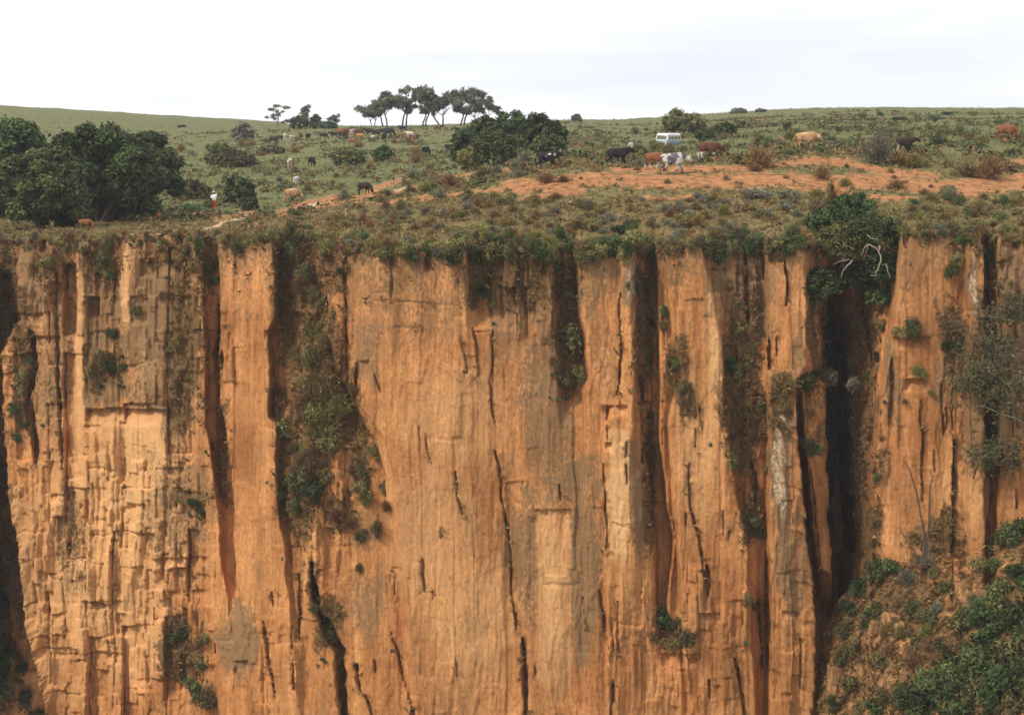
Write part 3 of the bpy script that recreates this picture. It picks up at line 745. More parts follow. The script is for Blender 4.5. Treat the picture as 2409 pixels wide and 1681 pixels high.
soil_shade = np.maximum(soil_shade, .75 * bilerp(crack_m, gu, gv, CU, CV))
run = 40 + 190 * vnoise(CU / 9.0, CV * 0 + 2.2, 58) ** 2 + 90 * vnoise(CU / 45.0, CV * 0 + 5.2, 55)
lich = np.maximum(lich, .78 * np.exp(-(CV - rim_v[None, :]) / run))
WEATHER_LIGHT = np.stack([np.clip(lich, 0, 1.2), np.clip(frsh_lit, 0, 1), np.clip(soil_shade, 0, 1), np.ones_like(soil_shade)], -1)  # weathering mixed with painted light and shade

toneg = np.clip(.5 + .30 * rnd(id3, 43) * (1 - rough * .6) + .42 * rough * rnd(id1, 44) + .14 * rnd(id4, 45) + .22 * fbm(GU / 90, GV / 200, 51, 3), 0, 1)
toneb = np.clip(.5 + .35 * rough * rnd(id2, 46) + .25 * rnd(id4, 47) + .2 * fbm(GU / 20, GV / 120, 54, 3), 0, 1)
TONE = np.stack([bilerp(toneg, gu, gv, CU, CV), bilerp(toneb, gu, gv, CU, CV), np.zeros(CU.shape), np.ones(CU.shape)], -1)
TF = TONE.reshape(-1, 4)
# which piece of the cliff each cell belongs to
reg = np.zeros((NV - 1, len(gu) - 1), int)
WUc = bilerp(WU, gu, gv, CU, CV)[:-1, :-1]
CVc = CV[:-1, :-1]; CUc = CU[:-1, :-1]
for e in EDGE:
    reg += (WUc > np.interp(CVc, [p[0] for p in e], [p[1] for p in e])).astype(int)
roughc = bilerp(rough, gu, gv, CU, CV)[:-1, :-1]
jj = np.clip(((CVc - gv[0]) / STEP).round().astype(int), 0, len(gv) - 1)
ii = np.clip(((CUc - gu[0]) / STEP).round().astype(int), 0, len(gu) - 1)
blk = id1[jj, ii]
REGN = {0: ('recess_wall', 'deep shadowed rock wall at the left edge of the cliff'), 1: ('rock_pillar', 'jointed grey-lichened pillar at the left end of the cliff'), 2: ('rock_pillar', 'lichen-grey jointed rock face left of the bent pale edge'),
        3: ('rock_buttress', 'mottled brown rock face right of the bent pale edge'), 4: ('rock_pillar', 'thin upright rock blade left of the smooth slab'), 5: ('gully_wall', 'dark narrow cleft beside the left smooth slab'),
        6: ('rock_slab', 'smooth orange slab left of the bushy gully'), 7: ('gully_wall', 'brown earth-covered gully floor with hanging bushes'), 8: ('rock_slab', 'widest smooth orange slab in the middle of the cliff'),
        9: ('rock_slab', 'streaked slab under the overhanging rim bushes'), 10: ('gully_wall', 'dark bushy recess below the rim'), 11: ('rock_slab', 'flat-faced slab left of the long vertical crack'),
        12: ('rock_pillar', 'bright narrow pillar with pale lichened top'), 13: ('gully_wall', 'dark earthy cleft right of the bright pillar'), 14: ('rock_pillar', 'narrow rock rib beside the dark cleft'),
        15: ('rock_slab', 'tall bright slab with rounded top'), 16: ('gully_wall', 'dark fluted rubbly recess'), 17: ('rock_pillar', 'tall grey-white lichened pillar left of the black chasm'),
        18: ('chasm_wall', 'black deep chasm in the cliff'), 19: ('chasm_wall', 'shaded brown right wall of the chasm'), 20: ('rock_slab', 'broad slab right of the chasm with small grassy ledges'),
        21: ('rock_slab', 'cracked slab right of the dark slot'), 22: ('rock_pillar', 'grey lichened pillar near the right end of the cliff'), 23: ('rock_face', 'grubby rock face behind the bare branches at the right edge')}

def grid_piece(mask):
    """verts, quads, vertex index map for the cells where mask is true"""
    j, i = np.nonzero(mask)
    n = len(gu)
    q = np.stack([j * n + i, (j + 1) * n + i, (j + 1) * n + i + 1, j * n + i + 1], 1)
    used, inv = np.unique(q.ravel(), return_inverse=True)
    return used, inv.reshape(-1, 4)

CLF = CL.reshape(-1, 3); WF = WEATHER_LIGHT.reshape(-1, 4)
block_mask = (roughc > .55) & (reg >= 1) & (reg <= 5)
counts = {}
bids, bcount = np.unique(np.where(block_mask, blk, -1), return_counts=True)
big = [b for b, c in zip(bids, bcount) if b != -1 and c > 60]
big_set = np.isin(blk, big) & block_mask
base_mask = np.isin(reg, [0, 7])
base_mask &= ~big_set
used, q = grid_piece(base_mask)
cliff = link('cliff', mesh_np('cliff', CLF[used], q, M_ROCK, False, {'weather': WF[used], 'tone': TF[used]}))
tag(cliff, 'tall orange sandstone cliff dropping from the grassy plateau', None, None, 'structure')
for r in sorted(REGN):
    if r in (0, 7): continue
    m = (reg == r) & ~big_set
    if m.sum() < 20: continue
    used, q = grid_piece(m)
    o = link(REGN[r][0], mesh_np(REGN[r][0], CLF[used], q, M_ROCK, False, {'weather': WF[used], 'tone': TF[used]}), cliff)
    o['label'] = REGN[r][1]
for b in big:
    used, q = grid_piece((blk == b) & big_set)
    link('rock_block', mesh_np('rock_block', CLF[used], q, M_ROCK, False, {'weather': WF[used], 'tone': TF[used]}), cliff)

# ---------------------------------------------------------------- plateau
TABLE = [  # u, [(distance, v of the ground)]
    (-700, [(188, 580), (205, 560), (215, 548), (245, 505), (300, 440), (400, 360), (600, 290), (900, 228), (1100, 215), (1400, 320)]),
    (0, [(180, 575), (188, 561), (200, 548), (240, 505), (300, 430), (400, 350), (600, 285), (900, 249), (1000, 246), (1300, 330)]),
    (250, [(178, 570), (184, 557), (198, 543), (240, 500), (300, 430), (400, 350), (600, 297), (900, 266), (1000, 263), (1300, 340)]),
    (505, [(172, 572), (178, 560), (192, 540), (239, 500), (300, 430), (400, 360), (550, 310), (900, 280), (1000, 277), (1300, 350)]),
    (700, [(168, 572), (173, 562), (186, 520), (250, 485), (280, 435), (330, 393), (400, 347), (480, 322), (540, 304), (600, 297), (900, 290), (1000, 289), (1300, 360)]),
    (900, [(166, 600), (171, 586), (180, 540), (200, 482), (225, 455), (300, 402), (400, 346), (470, 320), (520, 302), (570, 297), (620, 299), (800, 320), (1300, 400)]),
    (1100, [(165, 600), (170, 582), (178, 535), (190, 475), (220, 428), (300, 375), (400, 340), (500, 305), (580, 294), (700, 300), (900, 330), (1300, 400)]),
    (1300, [(165, 600), (170, 582), (178, 530), (187, 462), (196, 395), (230, 366), (300, 330), (400, 304), (600, 282), (700, 282), (900, 310), (1300, 400)]),
    (1500, [(165, 600), (170, 582), (177, 525), (185, 460), (196, 402), (220, 372), (270, 358), (356, 352), (420, 320), (500, 300), (700, 280), (800, 281), (1000, 310), (1300, 400)]),
    (1600, [(165, 598), (170, 579), (177, 522), (186, 455), (197, 392), (225, 366), (270, 360), (356, 357), (420, 318), (500, 292), (700, 274), (800, 274), (1000, 305), (1300, 400)]),
    (1700, [(165, 595), (170, 575), (177, 520), (186, 450), (198, 382), (240, 350), (330, 315), (500, 280), (700, 266), (800, 266), (1000, 300), (1300, 400)]),
    (1900, [(165, 595), (170, 574), (177, 518), (186, 455), (200, 386), (206, 358), (260, 330), (400, 285), (700, 257), (800, 256), (1000, 300), (1300, 400)]),
    (2100, [(162, 560), (168, 545), (176, 512), (186, 462), (198, 410), (210, 375), (230, 355), (300, 310), (450, 275), (700, 255), (800, 254), (1000, 300), (1300, 400)]),
    (2409, [(162, 565), (167, 552), (176, 512), (188, 455), (200, 415), (210, 372), (225, 335), (300, 300), (450, 272), (700, 258), (800, 258), (1000, 300), (1300, 400)]),
    (3000, [(162, 565), (167, 552), (176, 512), (188, 455), (200, 415), (210, 372), (225, 335), (300, 300), (450, 272), (700, 255), (800, 255), (1000, 300), (1300, 400)]),
]
HD = np.concatenate([np.arange(150, 260, 2.0), np.arange(260, 1405, 8.0)])
_rows = []
for u, pts in TABLE:
    dd = [p[0] for p in pts]
    zz = [float(unproj(u, p[1], p[0])[2]) for p in pts]
    _rows.append(np.interp(HD, dd, zz))
_rows = np.array(_rows)                       # (nu, nd) heights
HUu = np.linspace(-700, 3000, 149)
HT = np.stack([np.interp(HUu, [t[0] for t in TABLE], _rows[:, k]) for k in range(len(HD))], 1)
HT = box_blur(box_blur(HT, 3, 0), 2, 0)
HT = box_blur(box_blur(HT, 2, 1), 1, 1)

def ground_z(u, d):
    u = np.asarray(u, float); d = np.asarray(d, float)
    x = np.clip((u - HUu[0]) / (HUu[1] - HUu[0]), 0, len(HUu) - 1.001)
    i = x.astype(int); fx = x - i
    y = np.interp(d, HD, np.arange(len(HD)))
    y = np.clip(y, 0, len(HD) - 1.001)
    j = y.astype(int); fy = y - j
    return (HT[i, j] * (1 - fx) + HT[i + 1, j] * fx) * (1 - fy) + (HT[i, j + 1] * (1 - fx) + HT[i + 1, j + 1] * fx) * fy

def bumps(x, y, d):
    k = np.clip((d - 168) / 8, .25, 1)
    return k * (.22 * fbm(x / 5, y / 5, 11, 4) + .09 * fbm(x / 1.3, y / 1.3, 21, 3)) + np.clip((d - 230) / 300, 0, 1) * .7 * fbm(x / 22, y / 22, 31, 3)

tu = np.concatenate([np.arange(-700, gu[0] - 5, 20), gu[::2], np.arange(gu[-1] + 20, 3000, 20)])
sk = np.concatenate([[0, .25, .6, 1.0, 1.5, 2.1, 2.8], np.arange(3.6, 40, .62), 40 * 1.045 ** np.arange(0, 72)])
TU, TS = np.meshgrid(tu, sk)
top_x = np.interp(tu, gu, CL[0, :, 0]); top_y = np.interp(tu, gu, CL[0, :, 1]); top_z = np.interp(tu, gu, CL[0, :, 2])
lo, hi = tu < gu[0], tu > gu[-1]
for msk, k in ((lo, 0), (hi, -1)):
    top_y[msk] = CL[0, k, 1] + (d_nom(tu[msk]) - d_nom(gu[k])); top_z[msk] = CL[0, k, 2]
top_y[lo] = np.interp(tu[lo], [-700, gu[0]], [205, CL[0, 0, 1]])
ray_x = (TU - CX) / FPX
TY = top_y[None, :] + TS
TX = ray_x * TY / CP
zf = ground_z(TU, TY) + bumps(TX, TY, TY)
bl = sstep(0, 5.0, TS)
TZ = top_z[None, :] * (1 - bl) + zf * bl
TX[0] = np.where(lo | hi, TX[0], top_x)

def ground_at(u, v_hint, d):
    """ground point under image column u at distance d"""
    x = (u - CX) / FPX * d / CP
    z = float(ground_z(u, d)) + float(bumps(np.array(x), np.array(float(d)), np.array(float(d))))
    ty = float(np.interp(u, tu, top_y)); tz = float(np.interp(u, tu, top_z))
    b = float(sstep(0, 5.0, np.array(d - ty)))
    return Vector((x, d, tz * (1 - b) + z * b))

def dist_for(u, v):
    """distance at which the ground shows at pixel (u, v) (nearest hit)"""
    ds = np.concatenate([np.arange(166, 260, .5), np.arange(260, 900, 3.0)])
    z = ground_z(np.full(ds.shape, float(u)), ds)
    _, _, zr = unproj(np.full(ds.shape, float(u)), np.full(ds.shape, float(v)), ds)
    k = np.nonzero(z >= zr)[0]
    ty = float(np.interp(u, tu, top_y))
    return float(max(ds[k[0]], ty + .3)) if len(k) else 600.0

# bare earth, pale rock pavement and dry grass, drawn on the ground plan
def proj_v(x, y, z):
    dz = z - CAMZ
    a = y * CP - dz * SP
    return CY - FPX * (y * SP + dz * CP) / a

TV = proj_v(TX, TY, TZ)
DIRT = [  # strips of bare ground (points (u,v), half thickness px)
    ([(1190, 445), (1300, 432), (1420, 425), (1550, 428), (1680, 425), (1800, 420), (1900, 430), (2000, 425), (2120, 430), (2230, 440), (2420, 425), (2700, 420)], 22),
    ([(1230, 470), (1300, 455), (1370, 450)], 12), ([(1440, 395), (1560, 400), (1700, 398), (1800, 390), (1900, 378), (1990, 385), (2100, 405), (2200, 415)], 12),
    ([(2250, 455), (2330, 440), (2409, 420), (2600, 400)], 22), ([(2330, 400), (2409, 380), (2600, 370)], 14), ([(650, 505), (720, 485), (790, 470), (850, 468), (930, 455), (980, 440)], 9),
    ([(850, 470), (880, 445), (930, 428), (970, 418)], 9), ([(500, 520), (560, 505), (600, 500)], 8), ([(480, 540), (520, 530)], 4), ([(700, 480), (760, 470), (800, 458)], 7),
    ([(285, 553), (340, 552), (400, 553)], 4), ([(830, 478), (880, 480), (950, 470), (1010, 460)], 5), ([(1040, 420), (1130, 408), (1200, 400)], 6), ([(980, 470), (1080, 458), (1190, 446)], 8), ([(740, 490), (830, 470), (900, 462)], 8), ([(1500, 470), (1650, 462)], 6), ([(1950, 455), (2060, 465), (2150, 470)], 8),
]
PALE = [([(690, 498), (720, 490), (745, 480)], 5), ([(285, 554), (400, 554)], 3), ([(485, 539), (515, 530)], 3), ([(930, 447), (960, 440)], 3), ([(520, 525), (590, 510)], 4)]
dirt = np.zeros(TU.shape); pale = np.zeros(TU.shape)
dn = fbm(TX / 2.2, TY / 2.2, 18, 4)
for pts, w in DIRT:
    d = seg_dist(TU, TV + 0, pts)
    dirt = np.maximum(dirt, 1 - sstep(.5, 1.3, d / w + .5 * dn))
for pts, w in PALE:
    pale = np.maximum(pale, 1 - sstep(.5, 1.3, seg_dist(TU, TV, pts) / w + .4 * dn))
dirt = np.maximum(dirt, pale)
dry = np.clip(.75 - (TY - 172) / 80 + .5 * fbm(TX / 12, TY / 12, 48, 3), .1, 1)
COVER = np.stack([dirt, pale, dry, np.ones_like(dirt)], -1)
nT = len(tu)
jj2, ii2 = np.meshgrid(np.arange(len(sk) - 1), np.arange(nT - 1), indexing='ij')
q = np.stack([jj2 * nT + ii2, jj2 * nT + ii2 + 1, (jj2 + 1) * nT + ii2 + 1, (jj2 + 1) * nT + ii2], -1).reshape(-1, 4)
plateau = link('plateau_ground', mesh_np('plateau_ground', np.stack([TX, TY, TZ], -1).reshape(-1, 3), q, M_GROUND, True, {'cover': COVER.reshape(-1, 4)}))
tag(plateau, 'grassy plateau with bare red earth rising to the skyline', None, None, 'structure')

def cover_at(u, d):
    """dirt mask at a ground point"""
    i = np.clip(np.searchsorted(tu, u) - 1, 0, nT - 2)
    ty = np.interp(u, tu, top_y)
    j = np.clip(np.searchsorted(sk, d - ty) - 1, 0, len(sk) - 2)
    return dirt[j, i]

# ---------------------------------------------------------------- scree slope at the cliff foot (lower right)
MEET = [(1900, 1660), (1940, 1500), (1975, 1420), (2050, 1345), (2120, 1318), (2200, 1322), (2280, 1300), (2340, 1258), (2409, 1225), (2600, 1150), (2900, 1100)]
su = np.arange(1925, 2760, 4.5)
st = np.linspace(0, 1, 150)
SU, ST = np.meshgrid(su, st)
mv = np.interp(SU, [p[0] for p in MEET], [p[1] for p in MEET])
SV = mv - 14 + (1830 - mv) * ST
cxm, cym, czm = cliff_pts(np.clip(SU, gu[0], gu[-1]), np.minimum(np.maximum(mv - 14, 505), 1750))
y_back = np.minimum(cym + .6, np.interp(SU, [1900, 2000, 2100, 2900], [171.0, 171.5, 170.6, 170]))
y_front = np.interp(SU, [1900, 1960, 2100, 2409, 2900], [168.5, 165, 158, 148, 142])
SY = y_back + (y_front - y_back) * ST ** .92
n1 = fbm(SU / 90 + SV / 160, SV / 110 - SU / 200, 27, 4); n2 = fbm(SU / 16, SV / 16, 37, 4)
rib = np.abs(fbm((SU + SV * .75) / 26, (SV - SU) / 260, 47, 3))
SY2 = SY + .9 * n1 + .22 * n2 - .8 * rib
sx, sy, sz = unproj(SU, SV, SY2)
ns = len(su)
jj3, ii3 = np.meshgrid(np.arange(len(st) - 1), np.arange(ns - 1), indexing='ij')
q = np.stack([jj3 * ns + ii3, (jj3 + 1) * ns + ii3, (jj3 + 1) * ns + ii3 + 1, jj3 * ns + ii3 + 1], -1).reshape(-1, 4)
sw = np.stack([np.clip(.6 + .6 * n1, 0, 1) * .7, np.clip(.1 + n2, 0, .35), np.clip(.72 + .6 * fbm(SU / 70, SV / 70, 57, 3), .2, 1.0), np.ones_like(SU)], -1)
scree = link('scree_slope', mesh_np('scree_slope', np.stack([sx, sy, sz], -1).reshape(-1, 3), q, M_ROCK, False, {'weather': sw.reshape(-1, 4), 'tone': np.tile([.45, .5, 0, 1.0], (sw.size // 4, 1))}))
tag(scree, 'steep earthy scree slope with bushes below the right end of the cliff', None, None, 'structure')

def scree_at(u, v):
    i = int(np.clip(np.searchsorted(su, u), 0, ns - 1))
    j = int(np.clip(np.argmin(np.abs(SV[:, i] - v)), 0, len(st) - 1))
    return Vector((sx[j, i], sy[j, i], sz[j, i]))

# valley floor far below the picture, so that the cliff stands on something
vx = np.linspace(-260, 260, 60); vy = np.linspace(-60, 190, 50)
VX, VY = np.meshgrid(vx, vy)
zb = float(unproj(1200, VBOT, 170)[2])
VZ = zb - 6.0 + 2.5 * fbm(VX / 30, VY / 30, 13, 4) - 22 * sstep(20, 120, np.abs(VY - 60) * 0 + (165 - VY)) * sstep(0, 60, VY + 60)
VZ = np.where(VY > 165, zb - 5.0, VZ)
n_ = len(vx)
j4, i4 = np.meshgrid(np.arange(len(vy) - 1), np.arange(n_ - 1), indexing='ij')
q = np.stack([j4 * n_ + i4, j4 * n_ + i4 + 1, (j4 + 1) * n_ + i4 + 1, (j4 + 1) * n_ + i4], -1).reshape(-1, 4)
vc = np.zeros((len(VX.ravel()), 4)); vc[:, 2] = .4; vc[:, 3] = 1
valley = link('valley_ground', mesh_np('valley_ground', np.stack([VX, VY, VZ], -1).reshape(-1, 3), q, M_GROUND, True, {'cover': vc}))
tag(valley, 'bushy valley ground below the cliff', None, None, 'structure')
# ---------------------------------------------------------------- vegetation builders
def pxm(d):
    return FPX / d

def quads_to_mesh(name, cen, nrm, size, tint, mat, rng, aspect=1.6, extra=None):
    n = len(cen)
    nrm = nrm / np.maximum(np.linalg.norm(nrm, axis=1, keepdims=True), 1e-6)
    ref = rng.normal(size=(n, 3))
    t = np.cross(nrm, ref); t /= np.maximum(np.linalg.norm(t, axis=1, keepdims=True), 1e-6)
    b = np.cross(nrm, t)
    s = size[:, None]
    v = np.stack([cen - t * s * aspect, cen - b * s * .62, cen + t * s * aspect, cen + b * s * .62], 1).reshape(-1, 3)
    f = np.arange(4 * n).reshape(-1, 4)
    col = np.repeat(np.stack([tint, tint, tint, np.ones(n)], 1), 4, 0)
    faces = [f]
    mats = [mat]
    midx = np.zeros(n, int)
    if extra is not None:                     # (verts, quads, material) of stems joined in
        ev, ef, em = extra
        faces = [np.concatenate([f, ef + len(v)])]
        midx = np.concatenate([midx, np.ones(len(ef), int)])
        col = np.concatenate([col, np.full((len(ev), 4), .5)])
        v = np.concatenate([v, ev])
        mats.append(em)
    me = mesh_np(name, v, faces, None, False, {'tint': col})
    for m in mats: me.materials.append(m)
    if extra is not None:
        me.polygons.foreach_set('material_index', midx.astype(np.int32))
    return me

def tube(pts, radii, k=5):
    pts = np.asarray(pts, float); n = len(pts)
    V = []; 
    d = np.gradient(pts, axis=0)
    for i in range(n):
        w = d[i] / max(np.linalg.norm(d[i]), 1e-6)
        a = np.cross(w, [0.3, 1, .2] if abs(w[1]) < .8 else [1, 0, .2]); a /= max(np.linalg.norm(a), 1e-6)
        b = np.cross(w, a)
        for j in range(k):
            t = 2 * math.pi * j / k
            V.append(pts[i] + radii[i] * (math.cos(t) * a + math.sin(t) * b))
    F = [[i * k + j, i * k + (j + 1) % k, (i + 1) * k + (j + 1) % k, (i + 1) * k + j] for i in range(n - 1) for j in range(k)]
    return np.array(V), np.array(F, int)

def join(parts):
    vs, fs, o = [], [], 0
    for v, f in parts:
        vs.append(v); fs.append(f + o); o += len(v)
    return np.concatenate(vs), np.concatenate(fs)

def limb(rng, p0, dirv, length, r0, r1, n=6, wig=.18, sag=0.0):
    p = np.array(p0, float); d = np.array(dirv, float); d /= np.linalg.norm(d)
    pts = [p.copy()]
    for i in range(n):
        d = d + rng.normal(size=3) * wig; d[2] -= sag; d /= np.linalg.norm(d)
        p = p + d * length / n
        pts.append(p.copy())
    return np.array(pts), np.linspace(r0, r1, n + 1)

def leaf_cloud(rng, lobes, n, size, up=.5, fill=.45):
    L = np.array(lobes, float)                       # x y z rx rz
    w = L[:, 3] ** 2; w /= w.sum()
    k = rng.choice(len(L), n, p=w)
    dirs = rng.normal(size=(n, 3)); dirs[:, 2] += .25
    dirs /= np.linalg.norm(dirs, axis=1, keepdims=True)
    rad = fill + (1 - fill) * rng.rand(n) ** .5
    rad *= 1 + .16 * rng.normal(size=n)
    cen = L[k, :3] + dirs * np.stack([L[k, 3], L[k, 3], L[k, 4]], 1) * rad[:, None]
    nrm = dirs * .9 + rng.normal(size=(n, 3)) * .55 + np.array([0, 0, up])
    lt = rng.rand(len(L))
    tint = np.clip(.02 + .45 * rng.rand(n) + .55 * lt[k], 0, 1)
    sz = size * (.6 + .8 * rng.rand(n))
    return cen, nrm, sz, tint

def shrub_proto(kind, seed, n=850, leaf=.062):
    rng = np.random.RandomState(seed)
    nl = rng.randint(9, 15)
    lobes = []
    for i in range(nl):
        a = rng.rand() * 6.28; r = .62 * math.sqrt(rng.rand())
        zz = (.30 + .62 * rng.rand()) * (1.15 - .75 * r)
        s = .26 + .18 * rng.rand()
        lobes.append((r * math.cos(a), r * math.sin(a), zz, s, s * .8))
    cen, nrm, sz, tint = leaf_cloud(rng, lobes, n, leaf)
    cen[:, 2] = np.maximum(cen[:, 2], .02 + .05 * rng.rand(n))
    st = []
    for i in range(7):
        l = lobes[i % nl]
        p, r = limb(rng, (.05 * rng.normal(), .05 * rng.normal(), -.15), (l[0], l[1], l[2] + .15), .9, .028, .008, 4, .15)
        st.append(tube(p, r, 3))
    ev, ef = join(st)
    mat = M_LEAF[kind]
    return quads_to_mesh('shrub_' + kind, cen, nrm, sz, tint, mat, rng, 1.3, (ev, ef, M_BARK if kind in ('dark', 'green') else M_BARKG))

def twig_proto(kind, seed, n=620):
    """twiggy half-bare shrub: long thin slivers fanning up and out plus some small leaves"""
    rng = np.random.RandomState(seed)
    a = rng.rand(n) * 6.28; el = np.radians(12 + 75 * rng.rand(n) ** .8)
    d = np.stack([np.cos(a) * np.cos(el), np.sin(a) * np.cos(el), np.sin(el)], 1)
    L = .55 + .55 * rng.rand(n)
    start = d * (.12 + .5 * rng.rand(n))[:, None]
    end = start + (d + rng.normal(size=(n, 3)) * .35) * (.35 * L)[:, None]
    end[:, 2] = np.maximum(end[:, 2], .03)
    sd = rng.normal(size=(n, 3)); side = np.cross(end - start, sd); side /= np.maximum(np.linalg.norm(side, axis=1, keepdims=True), 1e-6)
    wd = (.012 + .014 * rng.rand(n))[:, None]
    v = np.stack([start - side * wd, start + side * wd, end + side * wd * .3, end - side * wd * .3], 1).reshape(-1, 3)
    f = np.arange(4 * n).reshape(-1, 4)
    t = .2 + .8 * rng.rand(n)
    col = np.repeat(np.stack([t, t, t, np.ones(n)], 1), 4, 0)
    m = 420
    pk = rng.randint(0, n, m)
    cen = end[pk] + rng.normal(size=(m, 3)) * .06; cen[:, 2] = np.maximum(cen[:, 2], .02)
    nr = rng.normal(size=(m, 3)) + np.array([0, 0, .5]); nr /= np.linalg.norm(nr, axis=1, keepdims=True)
    tt_ = np.cross(nr, rng.normal(size=(m, 3))); tt_ /= np.linalg.norm(tt_, axis=1, keepdims=True); bb = np.cross(nr, tt_)
    s = (.03 + .045 * rng.rand(m))[:, None]
    v2 = np.stack([cen - tt_ * s, cen - bb * s * .6, cen + tt_ * s, cen + bb * s * .6], 1).reshape(-1, 3)
    t2 = np.clip(.3 + .5 * rng.rand(m), 0, 1)
    col = np.concatenate([col, np.repeat(np.stack([t2, t2, t2, np.ones(m)], 1), 4, 0)])
    f = np.concatenate([f, np.arange(4 * m).reshape(-1, 4) + len(v)])
    return mesh_np('twiggy_shrub_' + kind, np.concatenate([v, v2]), f, M_LEAF[kind], False, {'tint': col})

def aloe_proto(seed):
    rng = np.random.RandomState(seed)
    V, F, C = [], [], []
    for i in range(16):
        a = i * 2.4 + .2 * rng.rand(); el = math.radians(18 + 58 * i / 16)
        L = .9 + .2 * rng.rand()
        o = np.array([math.cos(a), math.sin(a), 0]); s = np.array([-math.sin(a), math.cos(a), 0])
        base = len(V)
        t = .25 + .7 * rng.rand()
        for j, (r, w) in enumerate(((.04, .10), (.4, .12), (.75, .08), (1.0, .01))):
            e = el + .35 * r * r
            p = o * math.cos(e) * r * L + np.array([0, 0, math.sin(e) * r * L * .85 + .05])
            V += [p - s * w, p + np.array([0, 0, -.05 * (1 - r)]), p + s * w]
            C += [[t, t, t, 1]] * 3
            if j:
                b = base + 3 * j
                F += [[b - 3, b - 2, b + 1, b], [b - 2, b - 1, b + 2, b + 1]]
    return mesh_np('aloe', np.array(V), np.array(F), M_LEAF['aloe'], False, {'tint': np.array(C)})

PROTO = {k: [shrub_proto(k, 100 + 10 * i + j) for j in range(4)] for i, k in enumerate(('dark', 'green', 'olive', 'grey', 'bush'))}
PROTO['dry'] = [twig_proto('dry', 200 + j) for j in range(4)]
PROTO['tw_olive'] = [twig_proto('olive', 220 + j) for j in range(3)]
PROTO['tw_grey'] = [twig_proto('grey', 230 + j) for j in range(3)]
ALOE = [aloe_proto(300 + j) for j in range(3)]
PNAME = {'bush': ('dull_bush', 'dull olive'), 'dark': ('evergreen_bush', 'dark evergreen'), 'green': ('green_bush', 'fresh green'), 'olive': ('olive_shrub', 'olive-green'), 'grey': ('grey_shrub', 'grey-green'),
         'dry': ('dry_shrub', 'brown twiggy'), 'tw_olive': ('twiggy_shrub', 'thin olive twiggy'), 'tw_grey': ('twiggy_shrub', 'thin grey twiggy')}
RND = random.Random(5)

def put_shrub(kind, loc, w, h, label, group=None, tilt=0.0):
    """w = half width, h = height in metres (prototype is about 1 x 1.25)"""
    o = link(PNAME[kind][0], RND.choice(PROTO[kind]))
    o.location = loc
    o.scale = (w, w, h / 1.2)
    o.rotation_euler = (tilt * (.6 + .8 * RND.random()), RND.uniform(-.12, .12), RND.uniform(0, 6.28))
    if tilt:                                            # leans out from the rock face
        o.scale = (w * RND.uniform(.7, 1.35), w * RND.uniform(.7, 1.1), h / 1.2 * RND.uniform(.75, 1.3))
        o.rotation_euler = Euler((tilt, RND.uniform(-.2, .2), 0)).to_matrix().to_4x4().__matmul__(Matrix.Rotation(RND.uniform(0, 6.28), 4, 'Z')).to_euler()
    tag(o, label, 'shrub' if 'shrub' in PNAME[kind][0] else 'bush', group)
    return o

